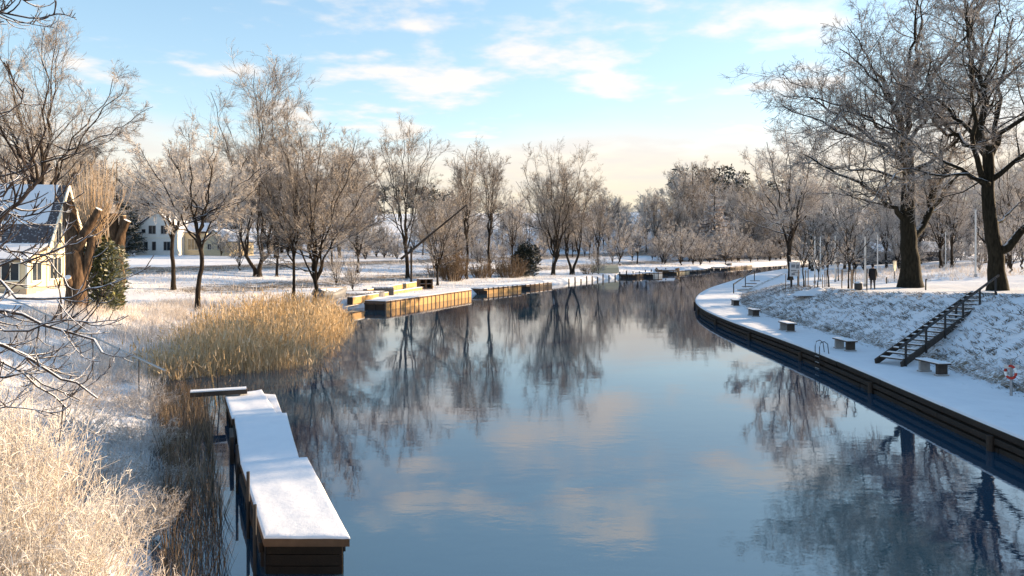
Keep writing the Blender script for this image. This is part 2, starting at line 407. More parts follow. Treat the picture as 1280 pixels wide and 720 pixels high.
def build_ground():
    ys = np.concatenate([np.arange(-40, 8, 2.0), np.arange(8, 30, 0.28), np.arange(30, 62, 0.4), np.arange(62, 130, 1.0), np.arange(130, 330, 4.0),
                         np.array([340, 360, 385, 420, 460, 520, 600, 720, 900, 1300, 2000, 3000])])
    dL = np.concatenate([[3000, 1500, 800, 500, 350, 260, 200, 160, 130, 105, 85, 70], np.arange(60, 26, -1.6), np.arange(26, 12, -0.8), np.arange(12, -0.9, -0.35)])
    dR = np.concatenate([np.arange(0.2, 10, 0.22), np.arange(10, 26, 0.8), np.arange(26, 60, 2.0), [70, 85, 105, 130, 160, 200, 260, 350, 500, 800, 1500, 3000]])
    Y = ys[:, None]
    XL = xl(ys)[:, None]-dL[None, :]
    XRr = xr(ys)[:, None]+dR[None, :]
    mid = np.linspace(0, 1, 7)[1:-1]
    XM = (xl(ys)+0.9)[:, None]*(1-mid)[None, :]+(xr(ys))[:, None]*mid[None, :]
    X = np.concatenate([XL, XM, XRr], axis=1); YY = np.repeat(Y, X.shape[1], axis=1)
    Z = ground(X, YY)
    nr, nc = X.shape
    V = np.stack([X, YY, Z], -1).reshape(-1, 3)
    idx = np.arange(nr*nc).reshape(nr, nc)
    Q = np.stack([idx[:-1, :-1], idx[:-1, 1:], idx[1:, 1:], idx[1:, :-1]], -1).reshape(-1, 4)
    me = np_mesh('ground', V, Q, 'snow_ground', smooth=True)
    # where dry grass shows through the snow
    dl = xl(YY)-X; dr = X-xr(YY)
    bare = np.where(dl > -1, 0.22+0.26*ss(9, 1.5, dl)*(1-ss(50, 66, YY))+0.14*ss(66, 75, YY)+0.22*ss(13, 16, dl)*ss(26, 20, dl)*ss(55, 70, YY), 0)
    bare += 0.25*ss(30, 40, dl)*ss(60, 50, dl)*ss(60, 90, YY)
    foot = 3.2+1.3*ss(55, 80, YY); wid = 5.7+2.4*ss(60, 95, YY)
    sl = ss(foot-0.3, foot+0.5, dr)*(1-ss(foot+wid-0.8, foot+wid+0.6, dr))
    bare = np.where(dr > 0, 0.12+0.26*sl+0.20*sl*ss(foot+2.4, foot, dr)+0.14*ss(12, 18, dr), bare)
    a = me.attributes.new('bare', 'FLOAT', 'POINT'); a.data.foreach_set('value', bare.astype(np.float32).ravel())
    tag(obj('ground', me), kind='structure')
build_ground()

def build_water():
    w = MB()
    w.poly([(-60, -60, 0), (60, -60, 0), (60, 60, 0), (260, 260, 0), (900, 900, 0), (300, 900, 0), (-60, 200, 0)])
    tag(w.build('river', 'river_water'), kind='structure')
build_water()

# ------------------------------------------------------------------ branching: every level is grown as numpy arrays
def unit(v): return v/np.maximum(np.linalg.norm(v, axis=-1, keepdims=True), 1e-9)
def perp(d):
    ref = np.where(np.abs(d[..., 2:3]) < 0.9, np.array([0, 0, 1.0]), np.array([1.0, 0, 0]))
    a = unit(np.cross(d, ref)); return a, np.cross(d, a)
def tubes(P, Rr, n):
    """P (N,K,3) polylines, Rr (N,K) radii -> verts, quads"""
    N, K, _ = P.shape
    T = np.empty_like(P); T[:, 1:-1] = P[:, 2:]-P[:, :-2]; T[:, 0] = P[:, 1]-P[:, 0]; T[:, -1] = P[:, -1]-P[:, -2]
    T = unit(T)
    a0, _ = perp(unit(P[:, -1]-P[:, 0])); a0 = a0[:, None, :]
    a = unit(a0-T*np.sum(a0*T, -1, keepdims=True)); b = np.cross(T, a)
    w = 2*np.pi*np.arange(n)/n
    V = P[:, :, None, :]+(a[:, :, None, :]*np.cos(w)[None, None, :, None]+b[:, :, None, :]*np.sin(w)[None, None, :, None])*Rr[:, :, None, None]
    idx = np.arange(N*K*n).reshape(N, K, n); nx = np.roll(idx, -1, axis=2)
    Q = np.stack([idx[:, :-1], nx[:, :-1], nx[:, 1:], idx[:, 1:]], -1).reshape(-1, 4)
    return V.reshape(-1, 3), Q
def ribbons(P, W, rng):
    """flat strips along polylines, W (N,K) widths"""
    N, K, _ = P.shape
    a, b = perp(unit(P[:, -1]-P[:, 0])); th = rng.uniform(0, 6.28, (N, 1)); a = a*np.cos(th)+b*np.sin(th)
    V = np.stack([P-a[:, None, :]*W[..., None]/2, P+a[:, None, :]*W[..., None]/2], 2)
    idx = np.arange(N*K*2).reshape(N, K, 2)
    Q = np.stack([idx[:, :-1, 0], idx[:, :-1, 1], idx[:, 1:, 1], idx[:, 1:, 0]], -1).reshape(-1, 4)
    return V.reshape(-1, 3), Q
def merge(parts):
    Vs, Qs, o = [], [], 0
    for V, Q in parts: Vs.append(V); Qs.append(Q+o); o += len(V)
    return np.concatenate(Vs), np.concatenate(Qs)
def sprout(P, Rr, rng, n, t0, t1, ratio, ang, up, wander, K=4, rs=0.6, rmin=0.008, shape=(1.0, 0.45), rmax=9, amin=0, lmax=99, out=0.0):
    """n children on every polyline of P; ratio of the parent's length, angle in degrees, pull upwards, wander"""
    N, K0, _ = P.shape
    L = np.linalg.norm(np.diff(P, axis=1), axis=2).sum(1)
    cnt = np.maximum(amin, rng.poisson(n, N)) if np.isscalar(n) else np.asarray(n)
    i = np.repeat(np.arange(N), cnt); M = len(i)
    t = t0+(t1-t0)*rng.random(M)
    f = t*(K0-1); k = np.minimum(f.astype(int), K0-2); fr = (f-k)[:, None]
    pos = P[i, k]*(1-fr)+P[i, k+1]*fr; d0 = unit(P[i, k+1]-P[i, k]); r0 = Rr[i, k]*(1-fr[:, 0])+Rr[i, k+1]*fr[:, 0]
    a, b = perp(d0); az = rng.uniform(0, 6.2832, M)[:, None]; an = np.radians(rng.normal(ang, 11, M))[:, None]
    d = unit(np.cos(an)*d0+np.sin(an)*(a*np.cos(az)+b*np.sin(az)))
    ln = np.minimum(L[i]*ratio*(shape[0]*(1-t)+shape[1]*t)*rng.uniform(0.6, 1.3, M), lmax)
    pts = [pos]
    for s in range(1, K):
        d = d+rng.normal(0, wander, (M, 3)); d[:, 2] += up
        d = unit(d); pts.append(pts[-1]+d*(ln/(K-1))[:, None])
    C = np.stack(pts, 1)
    rb = np.clip(np.minimum(r0*rs, ln*0.035+0.004), rmin, rmax)
    rad = rb[:, None]*np.linspace(1, 0.35, K)[None, :]; rad = np.maximum(rad, rmin*0.6)
    return C, rad
def resample(pts, K):
    pts = np.asarray(pts, float); s = np.concatenate([[0], np.cumsum(np.linalg.norm(np.diff(pts, axis=0), axis=1))])
    q = np.linspace(0, s[-1], K)
    o = np.stack([np.interp(q, s, pts[:, j]) for j in range(3)], 1)
    for _ in range(2): o[1:-1] = o[1:-1]*0.5+0.25*(o[:-2]+o[2:])
    return o
def bezier(a, b, c, K):
    t = np.linspace(0, 1, K)[:, None]; return (1-t)**2*a+2*t*(1-t)*b+t*t*c

def twig_levels(G, GR, rng, spec, lv0=None):
    """spec: one dict per level; returns [(P,R,sides)]"""
    out = []; P, Rr = G, GR
    for s in spec:
        s = dict(s); sides = s.pop('sides')
        P, Rr = sprout(P, Rr, rng, **s); out.append((P, Rr, sides))
    return out

def make_tree(name, guides, rng, spec, trunk_parts=1, bark='bark', twig='twig', K=12, sides=9, flare=None):
    """guides: [(pts, r0, r1)] trunk and main limbs. Returns (trunk mesh, crown mesh)"""
    G = np.stack([resample(p, K) for p, _, _ in guides]); GR = np.stack([(r0+(r1-r0)*np.linspace(0, 1, K)**(0.8 if i < trunk_parts else 0.55))*(1.0 if i < trunk_parts else 0.86) for i, (_, r0, r1) in enumerate(guides)])
    L = np.linalg.norm(np.diff(G, axis=1), axis=2).sum(1)
    G[:, 1:-1] += rng.normal(0, 0.012, (len(G), K-2, 3))*(L*np.where(np.arange(len(G)) < trunk_parts, 0.25, 1.0))[:, None, None]
    if flare:
        for k in flare: GR[k] *= 1+0.38*np.exp(-np.linspace(0, 1, K)*10)
    lv = []
    P, Rr = G, GR
    s0 = dict(spec[0]); sd0 = s0.pop('sides'); per = s0.pop('per_m')
    s0['n'] = np.maximum(2, np.round(per*L*np.array([0.0 if g[1] > 0 and i < trunk_parts and not s0.get('on_trunk') else 1.0 for i, g in enumerate(guides)])).astype(int))
    s0['n'][:trunk_parts] = s0.pop('n_trunk', 0); s0.pop('on_trunk', None)
    P, Rr = sprout(G, GR, rng, **s0); lv.append((P, Rr, sd0))
    rest = twig_levels(P, Rr, rng, spec[1:])
    tv = [tubes(G, GR, sides), tubes(*lv[0])]
    tm = np_mesh('trunk', *merge(tv), bark, smooth=True)
    cv = [tubes(*x) if x[2] > 2 else ribbons(x[0], x[1]*2.2, rng) for x in rest]
    cm = np_mesh('crown', *merge(cv), twig, smooth=True)
    return tm, cm

def vase(seed, H, spread, fork=0.25, leaders=5, stems=1, lean=0.0, trunk_r=0.32, dense=1.0, low=0.55, bark='bark', twig='twig', tw=0.010, spec=None, curve=0.5):
    """tree with ascending limbs that open like a fan; crown reaches from low*H up to H"""
    rng = np.random.default_rng(seed); g = []
    for s in range(stems):
        sa = 6.28*s/max(stems, 1)+rng.uniform(0, 1.5); off = np.array([math.cos(sa), math.sin(sa), 0])*(0.22*(stems > 1))
        tip = np.array([math.cos(sa)*spread*0.22*(stems > 1)+lean*fork*H, math.sin(sa)*spread*0.22*(stems > 1), fork*H])
        g.append(([off, off*1.0+[0, 0, fork*H*0.3], (off+tip)/2+[rng.normal(0, .15), rng.normal(0, .15), fork*H*0.15], tip], trunk_r, trunk_r*0.72))
    nst = len(g); ends = []
    for k in range(leaders):
        st = g[k % nst]; base = np.array(st[0][-1]); a = 6.283*k/leaders+rng.uniform(-0.4, 0.4)
        rr = spread*(0.35+0.6*((k*0.618) % 1.0)) if k else spread*0.12
        top = H*(0.97-0.30*(rr/spread)**2)*rng.uniform(0.94, 1.0)
        e = base*[1, 1, 0]+np.array([math.cos(a)*rr, math.sin(a)*rr, top])
        start = np.array(resample(st[0], 10)[rng.integers(7, 10)])
        m = start+(e-start)*curve*[0.55, 0.55, 1.0]+rng.normal(0, 0.3, 3)
        g.append((bezier(start, m, e, 8), trunk_r*rng.uniform(0.5, 0.66), 0.03))
    for k in range(int(leaders*low*1.8)):                    # lower side limbs
        st = g[nst+(k % leaders)]; p = resample(st[0], 12)[rng.integers(1, 5)]; a = rng.uniform(0, 6.283)
        ln = spread*rng.uniform(0.6, 1.0)
        e = p+np.array([math.cos(a)*ln, math.sin(a)*ln, ln*rng.uniform(0.15, 0.7)])
        g.append((bezier(p, p+(e-p)*0.5+[0, 0, -ln*0.08], e, 8), trunk_r*0.34, 0.025))
    spec = spec or [
        dict(per_m=1.0*dense, t0=0.18, t1=1.0, ratio=0.40, ang=33, up=0.05, wander=0.10, K=7, rs=0.45, rmin=0.018, sides=4, shape=(1.0, 0.42), lmax=6.5),
        dict(n=9*dense, t0=0.12, t1=1.0, ratio=0.46, ang=34, up=0.05, wander=0.11, K=4, rs=0.5, rmin=0.012, sides=3, amin=4, shape=(1.0, 0.55)),
        dict(n=5.5*dense, t0=0.08, t1=1.0, ratio=0.60, ang=33, up=0.04, wander=0.12, K=2, rs=0.6, rmin=tw, sides=3, amin=3, shape=(1.0, 0.7)),
        dict(n=3.0*dense, t0=0.1, t1=1.0, ratio=0.75, ang=34, up=0.04, wander=0.12, K=2, rs=0.8, rmin=tw*0.85, sides=2, amin=1, shape=(1.0, 0.8)),
    ]
    return make_tree('tree', g, rng, spec, trunk_parts=nst, bark=bark, twig=twig, flare=range(nst))

def put_tree(meshes, loc, label, rz=0.0, scale=1.0, group=None, name='bare_tree', sz=1.0, cat='tree'):
    o = thing(name, label, cat, loc, rz, group); o.scale = (scale, scale, scale*sz)
    obj('trunk', meshes[0], o); obj('crown', meshes[1], o)
    return o

# ------------------------------------------------------------------ quay on the right bank
def build_quay():
    ys = np.concatenate([np.arange(-20, 60, 1.0), np.arange(60, 110, 1.5), np.arange(110, 160, 4)])
    x0 = xr(ys); dx = np.gradient(x0, ys); nrm = np.stack([np.ones_like(dx), -dx], 1); nrm /= np.linalg.norm(nrm, axis=1, keepdims=True)
    pts = np.stack([x0, ys], 1)
    def strip(prof, name, mat, parent=None, sm=True):
        """sweep a profile of (offset inland, z) along the quay line"""
        V = np.stack([np.concatenate([pts+nrm*o, np.full((len(pts), 1), z)], 1) for o, z in prof], 1)
        n, k, _ = V.shape; idx = np.arange(n*k).reshape(n, k)
        Q = np.stack([idx[:-1, :-1], idx[1:, :-1], idx[1:, 1:], idx[:-1, 1:]], -1).reshape(-1, 4)
        return obj(name, np_mesh(name, V.reshape(-1, 3), Q, mat, smooth=sm), parent)
    q = strip([(0.02, 0.66), (0.04, 0.735), (0.14, 0.755), (0.6, 0.75), (1.6, 0.745), (2.8, 0.75), (3.6, 0.79), (5.2, 0.55)], 'quay', 'snow_trodden')
    tag(q, kind='structure')
    strip([(0.24, -1.0), (0.24, 0.62), (2.0, 0.62)], 'backing_wall', 'timber_dark', q, sm=False)
    # cap and wale timbers, laid end to end
    s = np.concatenate([[0], np.cumsum(np.linalg.norm(np.diff(pts, axis=0), axis=1))])
    def P(d): return np.array([np.interp(d, s, pts[:, 0]), np.interp(d, s, pts[:, 1])]), np.array([np.interp(d, s, nrm[:, 0]), np.interp(d, s, nrm[:, 1])])
    rnd = random.Random(5)
    for z, h, o, t, L in ((0.565, 0.19, 0.10, 0.22, 4.6), (0.30, 0.17, 0.09, 0.16, 5.2), (0.05, 0.15, 0.12, 0.14, 4.9)):
        d = 6.0+rnd.random()*2
        while d < s[-1]-6:
            a, na = P(d); b, nb = P(d+L-0.025); j = rnd.uniform(-0.012, 0.012)
            A = a+na*(o+j); B = b+nb*(o+j)
            MB().bar((A[0], A[1], z+j), (B[0], B[1], z+j), t, h).build('quay_timber', 'timber_quay', q, bevel=0.015)
            d += L
    d = 8.0
    while d < s[-1]-6:                                      # fender piles in front of the wall
        a, na = P(d); A = a-na*0.05
        MB().tube([(A[0], A[1], -1.2), (A[0], A[1], 0.44)], 0.10, 8).build('fender_pile', 'timber_dark', q)
        d += 8.3
build_quay()

# ------------------------------------------------------------------ the two great oaks: limbs follow the photograph, everything finer is grown
def px_guides(base_uv, y, lst):
    """limb outlines in photo pixels at depth y -> metres round the tree's foot; third value is the depth offset in metres"""
    m = y/FPX
    return [([((u-base_uv[0])*m*(1+dy/y), dy, (base_uv[1]-v)*m) for u, v, dy in pts], r0, r1) for pts, r0, r1 in lst]
OAK_SPEC = [
    dict(per_m=1.35, n_trunk=0, t0=0.14, t1=1.0, ratio=0.36, ang=48, up=0.045, wander=0.18, K=7, rs=0.45, rmin=0.026, sides=5, shape=(1.0, 0.75), lmax=4.6),
    dict(n=8, t0=0.1, t1=1.0, ratio=0.46, ang=46, up=0.03, wander=0.22, K=5, rs=0.5, rmin=0.016, sides=4, amin=5, shape=(1.0, 0.7)),
    dict(n=5.5, t0=0.12, t1=1.0, ratio=0.52, ang=44, up=0.03, wander=0.24, K=2, rs=0.6, rmin=0.011, sides=3, amin=3, shape=(1.0, 0.8)),
    dict(n=3.0, t0=0.15, t1=1.0, ratio=0.65, ang=44, up=0.03, wander=0.22, K=2, rs=0.8, rmin=0.010, sides=2, amin=1, shape=(1.0, 0.9)),
]
def build_oaks():
    yA = 57.0
    A = [([(1138,360,0),(1139,330,0),(1136,300,0),(1134,275,0),(1136,240,0),(1135,212,0),(1135,192,0)], 0.74, 0.38),
         ([(1135,205,0),(1134,170,.4),(1137,139,.6),(1147,103,1),(1157,67,1.5),(1166,31,2),(1172,-20,2)], 0.44, 0.05),
         ([(1130,272,0),(1112,262,-.6),(1095,252,-1),(1054,228,-2),(1018,217,-2.5),(977,197,-3)], 0.30, 0.05),
         ([(1135,208,0),(1115,182,1),(1085,167,2),(1050,142,3),(1008,120,3.5)], 0.26, 0.04),
         ([(1135,190,0),(1115,150,-1),(1085,115,-2),(1050,85,-2.5),(1022,72,-3)], 0.30, 0.04),
         ([(1136,165,.4),(1120,110,1),(1100,60,2),(1080,18,2.5)], 0.28, 0.04),
         ([(1142,293,0),(1163,266,.5),(1183,235,1.5),(1199,202,2),(1215,165,2.5),(1225,115,3)], 0.40, 0.05),
         ([(1137,215,0),(1165,190,-2),(1188,150,-3.5),(1205,100,-4.5)], 0.28, 0.04),
         ([(1134,200,0),(1110,165,-4),(1085,135,-7),(1070,110,-9)], 0.28, 0.04),
         ([(1136,185,0),(1150,140,4),(1165,95,7),(1170,60,9)], 0.28, 0.04),
         ([(1136,195,0),(1105,150,4),(1070,100,7),(1040,60,8)], 0.27, 0.04),
         ([(1140,130,.6),(1165,80,-2),(1185,40,-4),(1195,0,-5)], 0.22, 0.04),
         ([(1142,120,.8),(1125,70,-1.5),(1118,20,-3),(1120,-30,-4)], 0.22, 0.04),
         ([(1133,225,0),(1105,205,2.5),(1080,200,5),(1045,185,7)], 0.20, 0.03),
         ([(1138,235,0),(1160,215,3.5),(1180,185,6)], 0.20, 0.03),
         ([(1132,245,0),(1108,225,-3),(1080,218,-5),(1040,240,-6.5),(1010,262,-7)], 0.20, 0.03),
         ([(1134,200,0),(1100,178,-3),(1060,172,-5),(1010,165,-6),(985,150,-6)], 0.22, 0.03),
         ([(1135,180,.3),(1095,130,2),(1050,108,4),(1010,95,5)], 0.24, 0.03)]
    p = gp(1138, yA)
    m = make_tree('oak', px_guides((1138, 357), yA, A), np.random.default_rng(11), OAK_SPEC, bark='bark_oak', twig='twig_oak', K=14, sides=12, flare=[0])
    put_tree(m, p, 'huge bare oak with thick dark trunk near the walking person, long limb reaching left', name='oak_tree', group='great oaks on the right bank')
    yB = 49.0
    B = [([(1247,355,0),(1247,319,0),(1241,285,0),(1235,247,0),(1235,222,0),(1237,196,0),(1233,170,0)], 0.52, 0.32),
         ([(1235,190,0),(1233,140,.3),(1232,100,.6),(1230,60,1),(1228,0,1.2),(1230,-50,1)], 0.36, 0.06),
         ([(1249,302,0),(1258,288,-.5),(1280,266,-1),(1312,236,-1.5),(1345,190,-2)], 0.42, 0.06),
         ([(1242,272,0),(1260,266,.8),(1280,252,1.5),(1305,235,2)], 0.20, 0.04),
         ([(1235,225,0),(1219,213,-.5),(1191,209,-1),(1144,210,-1.8),(1108,206,-2.5),(1082,207,-3)], 0.22, 0.03),
         ([(1234,222,0),(1215,205,.6),(1193,190,1),(1160,157,2),(1135,123,3)], 0.22, 0.03),
         ([(1230,215,0),(1203,187,-1),(1190,150,-2),(1177,87,-2.8),(1173,60,-3),(1163,15,-3.5)], 0.27, 0.04),
         ([(1233,175,0),(1217,140,1),(1190,100,2),(1148,78,3)], 0.25, 0.04),
         ([(1232,112,.5),(1212,60,0),(1200,10,-.5),(1190,-35,-1)], 0.22, 0.04),
         ([(1236,203,0),(1255,150,.5),(1262,100,1),(1275,50,1.5),(1290,0,2)], 0.30, 0.05),
         ([(1238,214,0),(1258,190,-1.5),(1272,150,-3),(1292,115,-4)], 0.26, 0.04),
         ([(1234,180,0),(1245,130,-4),(1250,80,-6),(1245,30,-7)], 0.26, 0.04),
         ([(1234,185,0),(1215,130,4),(1200,70,6.5),(1185,20,8)], 0.26, 0.04),
         ([(1236,190,0),(1262,140,4),(1285,90,6),(1310,60,7)], 0.26, 0.04),
         ([(1231,80,1),(1250,30,1),(1262,-20,1)], 0.18, 0.04)]
    m = make_tree('oak', px_guides((1245, 352), yB, B), np.random.default_rng(23), OAK_SPEC, bark='bark_oak', twig='twig_oak', K=14, sides=12, flare=[0])
    put_tree(m, gp(1245, yB), 'huge bare oak at the top of the stairs with forked trunk, rightmost tree', name='oak_tree', group='great oaks on the right bank')
build_oaks()

# ------------------------------------------------------------------ bare trees of the left bank and behind
PROTO = {}
def protos():
    PROTO['tall'] = vase(3, 25, 6.0, fork=0.10, leaders=8, stems=3, trunk_r=0.25, dense=0.9, low=0.3)
    PROTO['fan'] = vase(7, 22, 6.0, fork=0.20, leaders=8, stems=2, trunk_r=0.27, dense=0.9, low=0.25)
    PROTO['fan_wide'] = vase(8, 22, 8.5, fork=0.16, leaders=9, stems=2, trunk_r=0.30, dense=0.9, low=0.25, curve=0.45)
    PROTO['slim'] = vase(9, 20, 3.8, fork=0.30, leaders=6, trunk_r=0.22, dense=0.9, low=0.7)
    PROTO['round'] = vase(12, 15, 6.0, fork=0.24, leaders=8, trunk_r=0.24, dense=0.95, low=0.8, twig='twig_frost', curve=0.4)
    PROTO['high'] = vase(13, 15.5, 6.8, fork=0.40, leaders=10, trunk_r=0.22, dense=1.0, low=0.6, curve=0.32, twig='twig_frost')
    PROTO['bushy'] = vase(15, 17, 6.4, fork=0.16, leaders=9, trunk_r=0.22, dense=0.95, low=0.7, curve=0.45)
    PROTO['crown_big'] = vase(17, 26, 11.0, fork=0.28, leaders=9, trunk_r=0.38, dense=0.85, low=0.8, curve=0.35)
    PROTO['low'] = vase(21, 8, 4.0, fork=0.10, leaders=7, trunk_r=0.12, dense=0.85, low=0.9, twig='twig_frost', curve=0.4)
    PROTO['mid'] = vase(25, 14, 5.0, fork=0.22, leaders=6, trunk_r=0.19, dense=0.8, low=0.9, twig='twig_frost')
protos()
GL = 'bare trees along the left bank'
for key, u, y, s, rz, sz, lab in [
    ('crown_big', 52, 88, 1.22, 0.4, 1.0, 'wide dark-limbed bare tree towering behind the cream gabled house'),
    ('high', 217, 72, 0.98, 1.9, 1.0, 'bare frosted tree with dark trunk right in front of the white house gable'),
    ('high', 247, 55, 0.86, 4.2, 1.08, 'bare frosted tree with thin dark trunk rising from the grassy bank above the reeds'),
    ('tall', 322, 90, 1.07, 0.6, 1.0, 'tallest bare tree of the left bank, several slender stems fanning upwards'),
    ('slim', 346, 92, 0.78, 2.2, 1.0, 'dark slender trunk standing close beside the tallest left bank tree'),
    ('slim', 367, 62, 0.68, 0.2, 1.0, 'thin pale-barked tree on the bank left of the upturned boats'),
    ('bushy', 393, 64, 1.0, 1.2, 1.0, 'bushy bare tree beside the upturned boats with low drooping side branches'),
    ('fan', 510, 100, 1.0, 1.1, 1.0, 'tall two-stemmed bare tree with a long dark pole leaning across it'),
    ('bushy', 547, 92, 0.74, 3.0, 1.0, 'crooked low-forked bare tree just right of the leaning pole'),
    ('slim', 583, 104, 0.98, 1.0, 1.0, 'slim straight-trunked bare tree before the dark thicket'),
    ('slim', 612, 110, 1.02, 3.9, 1.0, 'slim bare tree just left of the dark evergreen bush'),
    ('fan_wide', 691, 122, 0.98, 0.9, 1.0, 'wide fan-shaped bare tree forking low, right of the evergreen bush'),
    ('fan', 715, 126, 0.92, 2.6, 0.95, 'bare tree leaning right behind the wide fan-shaped tree'),
    ('slim', 748, 140, 0.85, 5.2, 0.9, 'last thin bare tree at the right end of the left bank row'),
]:
    put_tree(PROTO[key], gp(u, y), lab, rz, s, GL, sz=sz)
for key, u, y, s, rz, lab in [
    ('round', 988, 84, 1.16, 2.0, 'multi-trunked bare tree beside the pale notice board'),
    ('mid', 1062, 100, 0.9, 0.3, 'frosted tree behind the white poles, left of the great oak'),
    ('round', 1108, 112, 0.85, 1.3, 'frosted tree behind the cream sign'),
    ('round', 1176, 98, 0.8, 2.3, 'frosted tree between the two great oaks, left of a close pair'),
    ('mid', 1190, 96, 1.0, 3.3, 'frosted tree between the two great oaks, right of a close pair'),
    ('round', 1262, 84, 0.95, 4.3, 'frosted tree behind the rightmost great oak'),
    ('mid', 1232, 110, 1.1, 5.1, 'frosted tree far behind the pole by the rightmost oak'),
    ('crown_big', 1150, 130, 0.72, 0.8, 'broad frosted tree far behind the trunk of the left great oak'),
    ('crown_big', 1290, 120, 0.7, 1.8, 'broad frosted tree at the far right edge of the park'),
]:
    put_tree(PROTO[key], gp(u, y), lab, rz, s, 'frosted trees of the right park')
for key, u, y, s, rz, lab in [
    ('mid', 130, 118, 1.05, 0.4, 'frosted tree behind the pollard willows'),
    ('round', 160, 215, 1.3, 2.4, 'frosted tree behind the left gable of the white house'),
    ('mid', 300, 196, 1.4, 1.4, 'frosted tree right of the white house wing'),
    ('round', 300, 150, 1.1, 3.4, 'rounded frosted tree behind the tallest left bank tree'),
    ('mid', 415, 120, 1.0, 4.4, 'frosted tree behind the bushy tree by the boats'),
    ('round', 447, 105, 0.75, 5.4, 'low drooping frosted tree at the edge of the snowy field'),
    ('mid', 570, 125, 1.0, 0.9, 'frosted tree behind the dark thicket, left of centre'),
    ('mid', 640, 150, 1.15, 1.9, 'frosted tree behind the dark evergreen bush'),
    ('low', 775, 165, 1.5, 2.9, 'frosted tree at the end of the left bank row, behind the posts'),
    ('mid', 15, 120, 1.3, 3.0, 'frosted tree at the far left behind the house roof'),
]:
    put_tree(PROTO[key], gp(u, y), lab, rz, s, 'frosted trees behind the left bank')
def wood(n, u0, u1, y0, y1, s0, s1, lab, group, seed, keep=None):
    r = random.Random(seed); spots = []
    while len(spots) < n:
        y = r.uniform(y0, y1); u = r.uniform(u0, u1); p = gp(u, y)
        if float(xl(y))-5 < p.x < float(xr(y))+5 or (keep and not keep(u, y)) or any((p.x-q.x)**2+(p.y-q.y)**2 < 16 for q in spots): 
            spots.append(Vector((9e5, 9e5, 0))) if r.random() < 0.02 else None
            continue
        spots.append(p)
        put_tree(PROTO[r.choice(('mid', 'round', 'mid', 'bushy', 'low'))], p, lab, r.uniform(0, 6.28), r.uniform(s0, s1), group)
wood(56, -40, 470, 150, 250, 1.2, 1.9, 'frosted tree of the wood behind the white house', 'wood behind the white house', 1, lambda u, y: y > 188 or u < 120 or u > 330)
wood(34, 470, 800, 175, 260, 0.75, 1.15, 'frosted tree of the wood behind the left bank row', 'wood behind the left bank row', 2, lambda u, y: u > 520 or y > 230)
wood(24, 740, 850, 225, 300, 0.8, 1.2, 'frosted tree of the low wood left of the far wooded rise', 'low wood left of the far wooded rise', 5)
wood(48, 845, 1010, 235, 320, 1.1, 1.7, 'frosted tree of the wooded rise above the far river bend', 'wooded rise above the far river bend', 3)
def scrub(n, u0, u1, y0, y1, s0, s1, lab, group, seed, front=False):
    r = random.Random(seed); done = 0; tries = 0
    while done < n and tries < n*20:
        tries += 1; y = r.uniform(y0, y1); u = r.uniform(u0, u1); p = gp(u, y)
        if front: p.x = float(xl(y))-r.uniform(2.5, 16); p.z = gz(p.x, y)
        if float(xl(y))-2 < p.x < float(xr(y))+3: continue
        o = put_tree(PROTO['low'], p-Vector((0, 0, 0.5)), lab, r.uniform(0, 6.28), r.uniform(s0, s1), group, 'frosted_bush', sz=r.uniform(0.7, 1.0), cat='bush'); done += 1
scrub(34, 740, 1000, 178, 262, 0.8, 1.5, 'frosted bush of the scrub lining the far left shore', 'scrub along the far left shore', 6, True)
scrub(34, 540, 1000, 200, 290, 1.0, 1.6, 'frosted bush of the undergrowth below the far wooded rise', 'undergrowth below the far wooded rise', 7)
scrub(26, 60, 470, 150, 230, 0.9, 1.5, 'frosted bush of the undergrowth behind the white house', 'undergrowth behind the white house', 8)
scrub(26, 1000, 1330, 95, 170, 0.7, 1.3, 'frosted bush of the undergrowth behind the park', 'undergrowth behind the park', 9)
scrub(26, 390, 640, 150, 215, 0.6, 1.2, 'frosted bush of the hedge across the snowy field', 'bushes across the snowy field', 12)
scrub(12, 500, 760, 118, 165, 0.5, 0.9, 'low frosted bush behind the trees of the left bank row', 'bushes behind the left bank row', 10)
wood(34, 1000, 1330, 112, 200, 0.8, 1.3, 'frosted tree of the wood behind the park', 'wood behind the park', 4)

